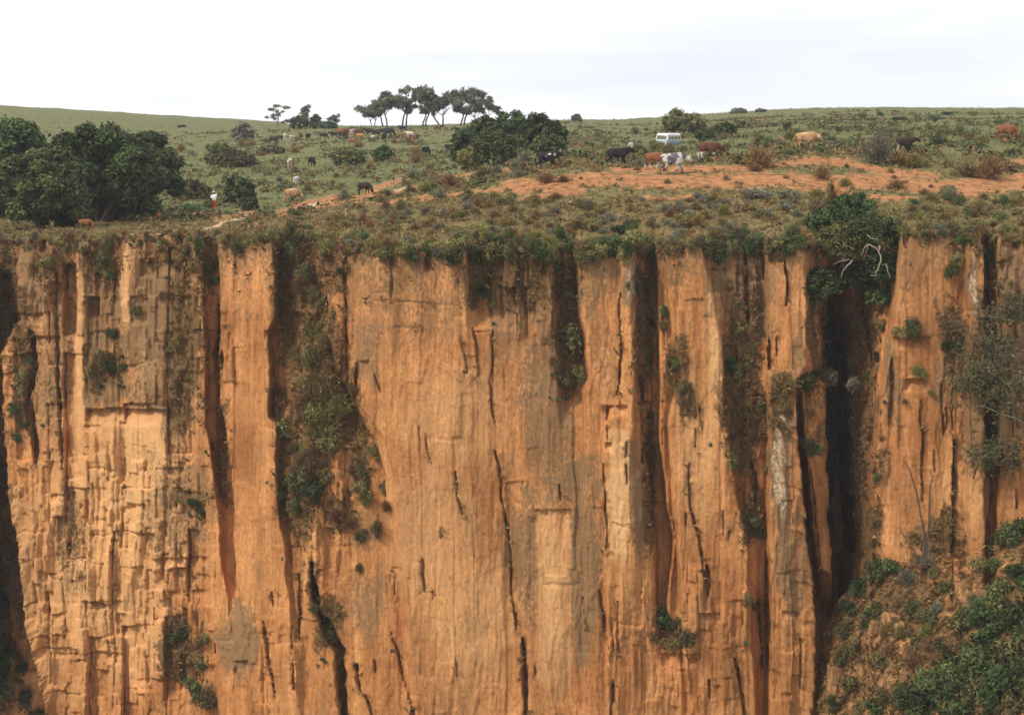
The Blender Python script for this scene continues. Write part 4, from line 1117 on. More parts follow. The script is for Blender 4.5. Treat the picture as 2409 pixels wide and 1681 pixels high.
def leafy_tree(name, label, base, height, hw, leaf, nleaf, seed, style='dome', bark=None, cat='tree', group=None, kind='dark', lean=0.0):
    """thing > trunk (with limbs) and crown"""
    rng = np.random.RandomState(seed)
    root = empty(name, base)
    tag(root, label, cat, group)
    parts, lobes = [], []
    r0 = .022 * height + .012 * hw
    if style == 'umbrella':
        nst = 2 + seed % 2
        for sidx in range(nst):
            hf = .30 + .12 * rng.rand()
            ox = (sidx - (nst - 1) / 2) * hw * .35
            p, r = limb(rng, (ox * .5, 0, -.4), (lean + ox / height, .1 * rng.normal(), 1), height * hf + .4, r0, r0 * .7, 5, .14)
            parts.append(tube(p, r, 6))
            tip = p[-1]
            nb = 5
            for i in range(nb):
                a = 6.28 * i / nb + rng.rand() * .9
                ex = hw * (.35 + .6 * rng.rand())
                tgt = np.array([math.cos(a) * ex + ox + lean * height * .3, math.sin(a) * ex * .8, height * (.70 + .24 * rng.rand() - .42 * (ex / hw) ** 2 * rng.rand())])
                dv = tgt - tip
                q, rr = limb(rng, tip, dv + np.array([0, 0, .15 * height]), np.linalg.norm(dv) * 1.02, r0 * .45, r0 * .12, 6, .16)
                parts.append(tube(q, rr, 5))
                e = q[-1]
                for k in range(3):
                    lobes.append((e[0] + rng.normal() * hw * .16, e[1] + rng.normal() * hw * .14, e[2] + rng.normal() * height * .06, hw * (.15 + .16 * rng.rand()), height * (.06 + .09 * rng.rand())))
                if rng.rand() < .5:
                    m = q[3 + rng.randint(3)]
                    lobes.append((m[0], m[1], m[2] + height * .05, hw * .16, height * .07))
        fill = .1
    elif style == 'thin':
        r0 = max(r0, .16)
        p, r = limb(rng, (0, 0, -.3), (lean, 0, 1), height * .95, r0, r0 * .4, 6, .2)
        parts.append(tube(p, r, 5))
        for i in range(7):
            s = p[2 + i % 4]
            a = rng.rand() * 6.28
            q, rr = limb(rng, s, (math.cos(a), .5 * math.sin(a), .35 + .4 * rng.rand()), hw * (.6 + .6 * rng.rand()), r0 * .5, r0 * .25, 4, .22)
            parts.append(tube(q, rr, 4))
            lobes.append((q[-1][0], q[-1][1], q[-1][2], hw * (.22 + .2 * rng.rand()), height * .09)); lobes.append((q[2][0], q[2][1], q[2][2], hw * .2, height * .08))
        fill = .15
    else:
        for i in range(4):
            a = rng.rand() * 6.28
            p, r = limb(rng, (.1 * rng.normal(), .1 * rng.normal(), -.4), (.5 * math.cos(a), .5 * math.sin(a), 1), height * .7, r0, r0 * .25, 6, .15)
            parts.append(tube(p, r, 5))
        for i in range(90):
            a = rng.rand() * 6.28; rr = math.sqrt(rng.rand())
            zt = math.sqrt(max(0, 1 - rr * rr * .75))
            zz = height * zt * (.06 + .88 * rng.rand() ** .55)
            s = hw * (.14 + .13 * rng.rand())
            lobes.append((hw * .88 * rr * math.cos(a), hw * .72 * rr * math.sin(a), max(zz, .15), s, s * .75))
        fill = .5
    v, f = join(parts)
    link('trunk', mesh_np('trunk', v, f, bark or M_BARK, True), root)
    cen, nrm, sz, tint = leaf_cloud(rng, lobes, nleaf, leaf, .6, fill)
    keep = cen[:, 2] > .05
    cen, nrm, sz, tint = cen[keep], nrm[keep], sz[keep], tint[keep]
    link('crown', quads_to_mesh('crown', cen, nrm, sz, tint, M_LEAF[kind], rng, 1.25), root)
    return root

def tree_px(name, label, u, vb, vt, hw, d, leaf_px, n, seed, **kw):
    """a tree whose foot shows at (u, vb), its top at vt, half width hw pixels, at distance d"""
    b = ground_at(u, vb, d)
    s = pxm(d)
    vfoot = float(proj_v(b.x, b.y, b.z))
    return leafy_tree(name, label, b, (vfoot - vt) / s, hw / s, leaf_px / s, n, seed, **kw)

# ---------------------------------------------------------------- big trees and thickets
G_L = 'dark thicket trees at the left end of the rim'
tree_px('thicket_tree', 'tall dark tree at the far left, behind the paler rounded thicket', 22, 520, 250, 132, 232, 4.8, 34000, 11, group=G_L, kind='dark')
tree_px('thicket_tree', 'green rounded thicket tree nearest the cliff rim at the far left', 98, 548, 322, 108, 204, 4.8, 30000, 12, group=G_L, kind='green')
tree_px('thicket_tree', 'widest black-green thicket tree above the reddish cow', 236, 532, 276, 134, 214, 4.8, 40000, 13, group=G_L, kind='dark')
tree_px('thicket_tree', 'dark thicket tree at the right end of the left grove', 350, 508, 292, 86, 234, 4.8, 22000, 14, group=G_L, kind='dark')
tree_px('thicket_tree', 'low dark thicket tree between the wide black-green tree and the rim', 165, 548, 420, 60, 206, 4.8, 12000, 15, group=G_L, kind='dark')
tree_px('thicket_tree', 'dark thicket tree filling the middle of the left grove', 300, 522, 300, 92, 224, 4.8, 22000, 16, group=G_L, kind='dark')
G_S = 'flat-topped trees on the skyline'
for (u, vt, hw, ln, lab) in ((882, 248, 24, -.2, 'leaning leftmost flat-topped skyline tree of the tall clump'), (908, 220, 38, -.12, 'second flat-topped skyline tree from the left of the clump'), (952, 212, 40, .1, 'third flat-topped skyline tree of the clump, with dense drooping crown'),
                        (1000, 206, 27, .05, 'thin airy skyline tree in the middle of the clump'), (1040, 209, 34, -.1, 'flat-topped skyline tree just right of the gap in the clump'), (1088, 211, 42, .1, 'broadest flat-topped skyline tree on the right of the clump'),
                        (1132, 229, 34, .2, 'lowest drooping flat-topped tree at the right end of the skyline clump')):
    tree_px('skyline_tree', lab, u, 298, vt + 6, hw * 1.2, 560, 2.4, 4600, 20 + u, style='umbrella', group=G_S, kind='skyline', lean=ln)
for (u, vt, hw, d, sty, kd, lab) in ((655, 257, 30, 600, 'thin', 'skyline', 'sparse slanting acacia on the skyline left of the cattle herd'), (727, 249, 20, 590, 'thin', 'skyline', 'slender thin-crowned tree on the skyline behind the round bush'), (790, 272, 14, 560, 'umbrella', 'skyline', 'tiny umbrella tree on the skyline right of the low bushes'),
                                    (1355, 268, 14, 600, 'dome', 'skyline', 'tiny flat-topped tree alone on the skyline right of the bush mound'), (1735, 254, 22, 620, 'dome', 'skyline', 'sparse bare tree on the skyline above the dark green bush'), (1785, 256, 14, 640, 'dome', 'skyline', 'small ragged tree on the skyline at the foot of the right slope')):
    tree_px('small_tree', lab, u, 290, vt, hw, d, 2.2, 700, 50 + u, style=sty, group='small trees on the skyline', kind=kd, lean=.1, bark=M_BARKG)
G_M = 'bushes of the large mound right of the skyline trees'
for k, (u, vb, vt, hw, d, kd, lab) in enumerate(((1098, 345, 292, 40, 285, 'dark', 'low dark bush at the left foot of the bush mound'), (1142, 345, 272, 52, 290, 'dark', 'dark bush on the left shoulder of the bush mound'), (1200, 345, 254, 56, 292, 'dark', 'highest dark bush at the top of the bush mound'),
                                              (1262, 345, 266, 50, 288, 'dark', 'dark bush on the right shoulder of the bush mound'), (1305, 345, 282, 30, 284, 'dark', 'small dark bush at the right end of the bush mound'), (1165, 374, 300, 60, 245, 'green', 'pale green round bush in front of the bush mound'),
                                              (1288, 375, 312, 42, 250, 'green', 'fresh green bush behind the black-and-white cow'), (1105, 372, 338, 30, 250, 'olive', 'olive bush low in front of the bush mound'))):
    tree_px('mound_bush', lab, u, vb, vt, hw, d, 3.4, 5200, 70 + k, cat='bush', group=G_M, kind=kd)
G_P = 'single bushes on the plateau'
for k, (u, vb, vt, hw, d, kd, n, lab) in enumerate((
        (1606, 318, 258, 54, 400, 'bush', 5000, 'large rounded dull bush behind the van'), (1700, 332, 288, 30, 330, 'dark', 2600, 'dark green bush above the brown-and-white cow'), (1665, 335, 302, 34, 335, 'green', 2600, 'green bush between the van and the dark green bush'),
        (1735, 322, 285, 24, 380, 'bush', 1800, 'brownish bush below the sparse bare skyline tree'), (710, 312, 272, 26, 560, 'dark', 1800, 'round dark bush on the skyline left of the herd'), (746, 303, 268, 16, 570, 'dark', 900, 'small dark bush on the skyline beside the slender tree'),
        (775, 300, 288, 22, 560, 'dark', 900, 'low dark hedge-like bush on the skyline'), (575, 335, 288, 28, 470, 'grey', 2200, 'round grey-green bush on the left slope'), (432, 316, 300, 9, 600, 'dark', 500, 'tiny dark bush dot on the left hillside'),
        (565, 482, 408, 40, 250, 'dark', 5200, 'dark green bush right of the person in white'), (592, 502, 462, 22, 236, 'dark', 1800, 'small dark bush beside the pale track near the person'), (545, 400, 355, 60, 340, 'bush', 4000, 'wide olive bush above the dark green bush on the left slope'),
        (450, 470, 420, 50, 260, 'bush', 3600, 'olive bush between the grove and the person in white'), (2113, 305, 280, 18, 400, 'dark', 1000, 'dark round bush on the right slope above the half-hidden dark cow'), (2222, 290, 270, 12, 450, 'dark', 700, 'small dark bush high on the right slope'),
        (2190, 290, 276, 16, 430, 'green', 800, 'low green bush high on the right slope'), (2215, 318, 298, 12, 330, 'green', 600, 'small green bush on the right slope left of the red-brown cow'), (520, 360, 338, 30, 400, 'bush', 1600, 'low olive bush on the left hillside'),
        (905, 370, 342, 26, 330, 'dark', 1800, 'dark green bush below the black cows of the herd'), (820, 372, 346, 40, 330, 'bush', 2200, 'wide low olive bush below the herd'), (1745, 398, 362, 24, 199, 'dark', 2200, 'dark green bush half inside the brown twiggy shrub'),
        (640, 372, 345, 34, 380, 'bush', 1800, 'olive bush left of the black cow seen from behind'))):
    tree_px('plateau_bush', lab, u, vb, vt, hw, d, 3.2, n, 120 + k, cat='bush', group=G_P, kind=kd)

# the gully bush that hangs into the chasm, with bleached bare branches
def hang_bush(name, label, p, hw, h, n, seed, kind, group, leaf=.085):
    return leafy_tree(name, label, p, h, hw, leaf, n, seed, cat='bush', group=group, kind=kind)
G_C = 'bushes crowding the top of the chasm'
for k, (u, v, d, hw, h, kd, lab) in enumerate((
        (1955, 548, 173.5, 1.7, 1.8, 'dark', 'dark bush at the upper left of the chasm top'), (2005, 512, 176, 1.5, 1.5, 'dark', 'darkest rounded bush standing at the back of the chasm top'), (1985, 612, 171.5, 2.0, 2.3, 'bush', 'large dull green bush hanging over the chasm'),
        (2060, 600, 171.2, 2.2, 2.8, 'dark', 'broad dark bush with bleached branches over the chasm'), (2080, 665, 171.0, 1.6, 2.0, 'dark', 'dark bush hanging at the right lip of the chasm'), (1930, 700, 170.5, 1.4, 1.8, 'dark', 'dark bush clinging to the left wall of the chasm'),
        (2010, 690, 173, 1.9, 2.2, 'dark', 'black-green bush deep in the throat of the chasm'), (2070, 720, 171.6, .9, 1.4, 'green', 'bright green creeper patch under the chasm bushes'))):
    x, y, z = unproj(u, v, d)
    hang_bush('chasm_bush', lab, Vector((float(x), float(y), float(z))), hw, h, 4200, 160 + k, kd, G_C)

def branch_thing(name, label, pts_px, d, r0, mat, cat='branch', group=None, sub=()):
    """a bare branch: one stem mesh, side twigs joined to it"""
    parts = []
    def path(pp):
        P = [np.array(P3(u, v, d + dd)) for (u, v, dd) in pp]
        out = [P[0]]
        for a, b in zip(P[:-1], P[1:]):
            out += [a + (b - a) * .5 + np.random.RandomState(len(out)).normal(size=3) * .03, b]
        return np.array(out)
    q = path(pts_px)
    parts.append(tube(q, np.linspace(r0, r0 * .35, len(q)), 6))
    for s in sub:
        q2 = path(s)
        parts.append(tube(q2, np.linspace(r0 * .6, r0 * .2, len(q2)), 5))
    v, f = join(parts)
    c = v.mean(0)
    o = link(name, mesh_np(name, v - c, f, mat, True))
    o.location = c
    tag(o, label, cat, group)
    return o
G_B = 'bleached bare branches over the chasm'
branch_thing('bare_branch', 'longest crooked bleached branch hanging in the chasm bush', [(2069, 577, 0), (2066, 590, 0), (2073, 612, -.1), (2067, 628, 0), (2060, 640, 0), (2062, 648, 0), (2048, 648, .1)], 168.8, .055, M_PALEWOOD, 'branch', G_B)
branch_thing('bare_branch', 'forked bleached branch in the middle of the chasm bush', [(2064, 586, 0), (2050, 578, 0), (2042, 575, 0), (2032, 585, 0), (2026, 600, 0)], 168.8, .045, M_PALEWOOD, 'branch', G_B, ([(2042, 575, 0), (2036, 592, 0), (2038, 596, 0)],))
branch_thing('bare_branch', 'short bleached branch at the top of the chasm bush', [(2040, 552, 0), (2046, 560, 0), (2058, 562, 0), (2068, 566, 0)], 168.8, .04, M_PALEWOOD, 'branch', G_B)
branch_thing('bare_branch', 'pale branch drooping from the left part of the chasm bush', [(2005, 612, 0), (1992, 625, 0), (1984, 635, 0), (1979, 650, 0)], 168.6, .05, M_PALEWOOD, 'branch', G_B, ([(1998, 610, 0), (1975, 614, 0), (1960, 622, 0)],))
branch_thing('bare_branch', 'thin pale branch right of the longest crooked branch', [(2083, 620, 0), (2088, 638, 0), (2093, 655, 0)], 168.8, .04, M_PALEWOOD, 'branch', G_B)
# dead twisted shrub rooted on the scree
dead = empty('dead_shrub', P3(2168, 1325, 166.5))
tag(dead, 'dead twisted shrub with black bare stems against the right slab', 'shrub')
_o = np.array(dead.location)
for nm, pts, r0 in (('stem', [(2168, 1325), (2172, 1285), (2172, 1240), (2166, 1215), (2155, 1155), (2140, 1110), (2130, 1086)], .09), ('stem', [(2176, 1325), (2180, 1285), (2186, 1240), (2185, 1170), (2190, 1140), (2197, 1118)], .085),
                    ('stem', [(2160, 1330), (2150, 1298), (2135, 1275), (2122, 1250), (2117, 1238)], .07), ('stem', [(2172, 1238), (2182, 1228)], .05), ('twig', [(2130, 1086), (2120, 1082)], .03), ('twig', [(2190, 1120), (2186, 1108), (2192, 1108)], .03)):
    P = np.array([np.array(P3(u, v, 166.3 + .15 * i)) for i, (u, v) in enumerate(pts)]) - _o
    P[1:-1] += np.random.RandomState(len(pts)).normal(size=P[1:-1].shape) * .04
    v, f = tube(P, np.linspace(r0, r0 * .4, len(P)), 6)
    link(nm, mesh_np(nm, v, f, M_BARK, True), dead)
rng0 = np.random.RandomState(77)
tw = []
for i in range(90):
    a = rng0.rand() * 6.28
    p, r = limb(rng0, (.3 * rng0.normal(), .2 * rng0.normal(), 0), (math.cos(a) * 1.2, math.sin(a) * .6 - .2, .5 + .8 * rng0.rand()), .6 + 1.1 * rng0.rand(), .014, .005, 4, .3)
    tw.append(tube(p, r, 3))
v, f = join(tw)
tg = link('twig_tangle', mesh_np('twig_tangle', v, f, M_BARKG, True), dead)
tg['kind'] = 'stuff'
# grey half-bare trees at the right edge
G_R = 'half-bare grey trees at the right edge'
for k, (u, v, d, hw, h, lab) in enumerate(((2350, 830, 165.5, 2.3, 4.2, 'grey half-bare tree clinging to the rock below the right pillar'), (2402, 960, 164.5, 2.4, 5.0, 'grey tangled tree cut by the right picture edge halfway up'), (2300, 880, 166.4, 1.5, 2.6, 'smaller grey twiggy tree left of the tangled edge tree'),
                                           (2395, 720, 166, 1.7, 2.6, 'grey-green bush at the right edge just below the rim'), (2340, 1060, 166, 1.2, 2.2, 'low grey twiggy bush above the cracked right slab'))):
    b = P3(u, v + 30, d)
    root = empty('half_bare_tree', b); tag(root, lab, 'tree', G_R)
    rng = np.random.RandomState(400 + k)
    parts = []; tips = []
    for i in range(13):
        a = rng.rand() * 6.28
        p, r = limb(rng, (.2 * rng.normal(), .15 * rng.normal(), -.1), (math.cos(a) * .9, math.sin(a) * .45 - .25, .75 * rng.rand() + .25), h * (.5 + .5 * rng.rand()), .05, .014, 8, .30, .02)
        parts.append(tube(p, r, 4))
        for j in (3, 4, 5, 6, 7, 8):
            for _ in range(2):
                d2 = rng.normal(size=3); d2[2] += .2; d2[1] -= .3
                q_, r_ = limb(rng, p[j], d2, hw * (.22 + .3 * rng.rand()), .016, .006, 4, .35)
                parts.append(tube(q_, r_, 3)); tips.append(q_[-1]); tips.append(q_[2])
    v_, f_ = join(parts)
    link('branches', mesh_np('branches', v_, f_, M_BARKG, True), root)
    tips = np.array(tips)
    n = 1500
    cen = tips[rng.randint(0, len(tips), n)] + rng.normal(size=(n, 3)) * .2
    link('foliage', quads_to_mesh('foliage', cen, rng.normal(size=(n, 3)) + np.array([0, -.4, .4]), .045 + .06 * rng.rand(n), np.clip(.2 + .7 * rng.rand(n), 0, 1), M_LEAF['bush'], rng), root)
# silvery cushion plant in the chasm
for k, (u, v, hw, lab) in enumerate(((1950, 905, .75, 'silvery grey rounded plant in front of the black chasm'), (2005, 920, .6, 'silvery plant on the right chasm wall'))):
    put_shrub('grey', P3(u, v, 171.5), hw, hw * 1.8, lab, 'silvery plants in the chasm')
# ---------------------------------------------------------------- shrubs on the rock face
REG_PHRASE = [(60, 'in the dark left-end recess'), (200, 'on the jointed left pillars'), (360, 'on the grey left block face'), (500, 'beside the thin rock blade'), (650, 'on the left smooth slab'),
              (960, 'in the bushy brown gully'), (1110, 'on the widest smooth slab'), (1280, 'on the streaks right of the widest slab'), (1400, 'in the bushy middle recess'), (1560, 'in the cleft beside the bright pillar'),
              (1700, 'on the tall bright slab'), (1820, 'in the dark fluted recess'), (1930, 'on the tall grey pillar'), (2060, 'in the black chasm'), (2250, 'on the slab right of the chasm'), (2900, 'on the right edge face')]
def phrase(u):
    for k, p in REG_PHRASE:
        if u < k: return p
    return REG_PHRASE[-1][1]

FACE = [
    ('olive', 720, 650, 34), ('green', 700, 680, 30), ('dark', 735, 695, 26), ('dark', 705, 620, 20), ('olive', 735, 860, 40), ('dry', 765, 815, 36), ('dry', 775, 940, 48), ('dry', 715, 970, 48), ('tw_olive', 800, 975, 36), ('olive', 760, 1020, 44), ('olive', 720, 910, 34), ('dry', 690, 840, 22),
    ('dark', 700, 1165, 46), ('green', 690, 1200, 36), ('dark', 740, 1175, 36), ('olive', 790, 1225, 30), ('olive', 822, 1238, 28), ('dark', 850, 1272, 22), ('olive', 885, 1258, 24), ('dry', 912, 1200, 20), ('olive', 903, 1150, 18), ('dark', 760, 1462, 34), ('olive', 775, 1510, 28), ('dark', 742, 1435, 20),
    ('dark', 800, 650, 16), ('olive', 815, 640, 18), ('dry', 680, 760, 18), ('dark', 848, 1342, 14), ('olive', 655, 925, 14), ('dark', 640, 945, 12), ('olive', 690, 1065, 24), ('dry', 740, 1080, 26), ('olive', 880, 1065, 22), ('dry', 860, 1010, 22),
    ('olive', 1155, 640, 36), ('green', 1150, 670, 18), ('dark', 1140, 698, 24), ('dark', 1160, 720, 14), ('dry', 1345, 770, 24), ('dark', 1350, 830, 34), ('olive', 1362, 888, 28), ('dark', 1372, 910, 20), ('olive', 1322, 910, 24), ('dark', 1340, 800, 18), ('dark', 1310, 640, 22), ('dry', 1300, 860, 20),
    ('green', 1555, 745, 17), ('olive', 1560, 778, 16), ('green', 1582, 868, 16), ('olive', 1602, 930, 22), ('dark', 1616, 922, 14), ('dark', 1520, 680, 18), ('dry', 1505, 760, 18), ('olive', 1525, 840, 16),
    ('dark', 1580, 1475, 36), ('green', 1558, 1462, 22), ('dark', 1612, 1512, 28), ('olive', 1582, 1520, 26), ('dark', 1570, 1440, 18), ('dark', 1480, 680, 12),
    ('dark', 1735, 885, 24), ('dark', 1718, 870, 18), ('dark', 1725, 1100, 22), ('green', 1765, 1240, 24), ('dark', 1790, 1262, 20), ('olive', 1758, 1418, 18), ('dark', 1772, 1432, 14), ('dry', 1760, 800, 26), ('olive', 1740, 790, 18), ('dark', 1790, 960, 18), ('dark', 1690, 620, 18), ('dry', 1770, 1040, 24), ('dry', 1745, 970, 22), ('olive', 1800, 1110, 16),
    ('dark', 1898, 915, 26), ('bush', 1886, 900, 22), ('dry', 1838, 915, 32), ('dark', 1850, 910, 22), ('olive', 1890, 1050, 16), ('green', 1905, 1065, 22), ('dark', 1915, 720, 26), ('dark', 1940, 830, 30), ('dark', 1975, 870, 26), ('olive', 2010, 880, 22), ('dark', 2010, 960, 18), ('olive', 2070, 780, 16), ('dark', 2060, 850, 14),
    ('green', 2148, 785, 24), ('olive', 2118, 792, 20), ('dry', 2155, 805, 14), ('tw_olive', 2160, 885, 24), ('dry', 2235, 775, 30), ('dark', 2228, 826, 18), ('green', 2255, 825, 14), ('dark', 2240, 650, 22), ('olive', 2255, 630, 18), ('dry', 2190, 930, 12), ('dry', 2130, 950, 12), ('olive', 2080, 650, 14), ('green', 2330, 620, 20), ('dark', 2325, 760, 16),
    ('olive', 248, 865, 28), ('dark', 262, 880, 22), ('dark', 268, 795, 24), ('green', 262, 655, 20), ('dry', 222, 725, 16), ('dark', 322, 742, 16), ('olive', 212, 885, 14), ('dark', 292, 870, 16), ('green', 245, 620, 18), ('dark', 235, 640, 14), ('olive', 110, 630, 22), ('dry', 80, 640, 24), ('dark', 200, 600, 14),
    ('dark', 430, 1500, 30), ('green', 420, 1512, 22), ('dark', 470, 1570, 34), ('green', 455, 1630, 28), ('dark', 482, 1650, 34), ('dark', 442, 1600, 26), ('olive', 485, 1510, 18), ('olive', 490, 640, 18), ('dark', 505, 670, 12), ('dark', 470, 610, 14), ('olive', 430, 600, 18), ('dark', 455, 1190, 18), ('dark', 480, 1215, 16), ('dry', 500, 1060, 18), ('olive', 375, 590, 14),
    ('olive', 10, 610, 26), ('dark', 16, 660, 26), ('olive', 4, 730, 26), ('dark', 22, 775, 22), ('olive', 48, 900, 20), ('dark', 35, 970, 20), ('dark', 60, 1010, 20), ('dark', 40, 1040, 18), ('olive', 50, 930, 16), ('dark', 70, 860, 14), ('dry', 18, 700, 20), ('olive', -10, 800, 24),
    ('dark', -5, 1340, 34), ('dark', 10, 1420, 36), ('olive', 5, 1490, 34), ('dark', 30, 1540, 36), ('dark', 10, 1590, 40), ('green', 25, 1640, 34), ('dark', 70, 1660, 36), ('olive', 40, 1610, 26), ('dark', -20, 1250, 34), ('dark', 60, 1580, 24), ('dark', -15, 1700, 50), ('dark', 90, 1710, 40),
    ('dark', 1000, 595, 14), ('olive', 950, 598, 18), ('dark', 905, 600, 16), ('olive', 1060, 600, 16),
]
R2 = random.Random(31)
FACE = [('bush' if (k == 'dark' and u > 60 and R2.random() < .6) else k, u, v, r) for (k, u, v, r) in FACE]
FACE = [((R2.choice(('dry', 'tw_olive', 'bush', 'dry')) if k in ('olive', 'green') else k) if 650 < u < 930 else k, u, v, r * (.85 if 650 < u < 930 else 1)) for (k, u, v, r) in FACE]
GPTS = [(690, 600), (715, 680), (730, 760), (735, 840), (745, 910), (770, 960), (790, 1000), (735, 1000), (700, 1060), (710, 1130), (740, 1120), (700, 1180), (800, 1060), (870, 1090), (885, 1150)]
for gp in GPTS:
    for _ in range(3):
        FACE.append((R2.choice(('dry', 'dry', 'olive', 'bush', 'tw_olive')), gp[0] + R2.uniform(-42, 42), gp[1] + R2.uniform(-40, 40), R2.uniform(12, 30)))
for gp in ((1345, 620), (1345, 700), (1350, 780), (1350, 880), (1515, 660), (1515, 760), (1525, 900), (1525, 980), (1750, 620), (1740, 720), (1760, 830), (1740, 930), (1765, 1000), (1740, 1060), (2020, 800), (2030, 900), (2025, 1010), (2035, 1120), (2050, 1230), (2010, 1180), (430, 640), (400, 700), (420, 800), (430, 900), (400, 850), (2380, 640), (2360, 700), (2290, 620), (20, 600), (60, 600), (1150, 600), (1200, 610), (1250, 600), (1290, 610)):
    for _ in range(2):
        FACE.append((R2.choice(('dry', 'bush', 'olive', 'dry')), gp[0] + R2.uniform(-22, 22), gp[1] + R2.uniform(-36, 36), R2.uniform(7, 17)))
for (k, u, v, r) in FACE:
    p = cliff_at(u, v, .08)
    s = r / 39.5 * 1.25
    put_shrub(k, p, s, s * RND.uniform(1.3, 1.8), PNAME[k][1] + ' ' + ('shrub' if 'shrub' in PNAME[k][0] else 'bush') + ' growing ' + phrase(u), PNAME[k][1] + ' plants ' + phrase(u), tilt=.5)

ALOES = [(10, 812), (28, 910), (100, 1003), (145, 993), (238, 910), (282, 888), (292, 914), (265, 660), (390, 782), (500, 668), (504, 692), (500, 835), (485, 1066), (492, 1072), (484, 1188), (450, 1212), (469, 1253), (428, 1542), (488, 1602), (450, 1652), (630, 1137), (664, 1316), (705, 1350), (922, 1343), (840, 1332), (769, 1556), (760, 1550), (922, 1530),
         (1159, 764), (1219, 668), (1298, 885), (1293, 938), (1312, 945), (1330, 942), (1597, 953), (1740, 1102), (1766, 1514), (1750, 1512), (2080, 948), (1668, 1050), (395, 655), (815, 1060), (690, 905), (1778, 1010)]
for i, (u, v) in enumerate(ALOES):
    o = link('aloe_plant', ALOE[i % 3])
    o.location = cliff_at(u, v, .06)
    s = RND.uniform(.20, .33)
    o.scale = (s, s, s * 1.15)
    o.rotation_euler = (RND.uniform(.3, .8), RND.uniform(-.2, .2), RND.uniform(0, 6))
    tag(o, 'small blue-green aloe rosette ' + phrase(u), 'aloe', 'aloes ' + phrase(u))

# ---------------------------------------------------------------- scree slope: bushes and boulders
SCREE = [('green', 2050, 1365, 42), ('green', 2020, 1400, 36), ('green', 2085, 1345, 34), ('dark', 2000, 1450, 36), ('green', 1985, 1500, 34), ('dark', 2060, 1450, 28), ('olive', 2010, 1540, 34), ('green', 2040, 1480, 30), ('dark', 1975, 1560, 28), ('olive', 2070, 1560, 34), ('olive', 1990, 1620, 28), ('dry', 2090, 1540, 30), ('tw_grey', 2130, 1370, 32), ('dry', 2180, 1340, 36), ('dry', 2110, 1430, 22),
         ('green', 2370, 1290, 44), ('dark', 2400, 1260, 40), ('olive', 2330, 1300, 34), ('dark', 2385, 1360, 40), ('olive', 2300, 1340, 30), ('green', 2340, 1340, 26), ('dark', 2310, 1470, 44), ('green', 2270, 1490, 40), ('green', 2350, 1440, 44), ('dark', 2390, 1480, 54), ('green', 2330, 1540, 50), ('green', 2380, 1570, 54), ('dark', 2400, 1640, 64), ('green', 2290, 1590, 48), ('dark', 2340, 1660, 60),
         ('green', 2230, 1620, 52), ('green', 2180, 1625, 44), ('dark', 2250, 1690, 60), ('green', 2130, 1660, 42), ('dark', 2170, 1690, 50), ('olive', 2080, 1660, 38), ('green', 2060, 1690, 40), ('olive', 2020, 1680, 30), ('olive', 2240, 1540, 26), ('green', 2290, 1430, 26), ('dark', 2430, 1400, 50), ('dark', 2420, 1540, 60), ('tw_olive', 2180, 1500, 26), ('dry', 2150, 1570, 30), ('tw_olive', 2120, 1500, 24), ('dry', 2200, 1560, 24), ('olive', 2240, 1380, 22), ('dry', 2080, 1490, 22), ('tw_grey', 2200, 1440, 20), ('dark', 1960, 1660, 26)]
for _ in range(75):
    u_ = R2.uniform(1960, 2420); v_ = R2.uniform(1340, 1700)
    SCREE.append((R2.choice(('bush', 'bush', 'dry', 'olive', 'green', 'tw_olive') if u_ < 2240 else ('dark', 'green', 'bush', 'dark', 'green')), u_, v_, R2.uniform(10, 26) if u_ < 2240 else R2.uniform(18, 38)))
SCREE = [(('bush' if R2.random() < .55 else 'dark') if k == 'green' and R2.random() < .6 else k, u, v, r) for (k, u, v, r) in SCREE]
for (k, u, v, r) in SCREE:
    p = scree_at(u, v)
    s = r / pxm(p.y) * (1.25 if u > 2100 and v > 1420 else 1.05)
    w_ = 'shrub' if 'shrub' in PNAME[k][0] else 'bush'
    where = 'in the lower right corner' if (v > 1420 and u > 2200) else ('on the scree beside the chasm foot' if u < 2100 else 'under the dead twisted shrub' if v < 1420 and u < 2260 else 'on the upper scree by the right edge' if u > 2260 else 'in the middle of the scree')
    put_shrub(k, p - Vector((0, 0, .1)), s, s * RND.uniform(1.2, 1.7), PNAME[k][1] + ' ' + w_ + ' ' + where, PNAME[k][1] + ' plants ' + where)

def boulder_mesh(seed, sx_, sy_, sz_):
    bm = bmesh.new()
    bmesh.ops.create_cube(bm, size=1.0)
    bmesh.ops.subdivide_edges(bm, edges=bm.edges[:], cuts=2, use_grid_fill=True)
    r = random.Random(seed)
    for v in bm.verts:
        c = v.co
        n = c.normalized() * .62
        v.co = Vector((c.x * .5 + n.x * .5, c.y * .5 + n.y * .5, c.z * .55 + n.z * .45)) + Vector((r.uniform(-.13, .13), r.uniform(-.13, .13), r.uniform(-.13, .13)))
        v.co.x *= sx_; v.co.y *= sy_; v.co.z *= sz_
    me = bpy.data.meshes.new('boulder')
    bm.to_mesh(me); bm.free()
    ca = me.color_attributes.new('weather', 'FLOAT_COLOR', 'POINT')
    ca.data.foreach_set('color', np.tile([.6, .25, .45, 1.0], len(me.vertices)).astype(np.float32))
    ct_ = me.color_attributes.new('tone', 'FLOAT_COLOR', 'POINT')
    ct_.data.foreach_set('color', np.tile([.55, .5, 0, 1.0], len(me.vertices)).astype(np.float32))
    me.materials.append(M_ROCK)
    return me
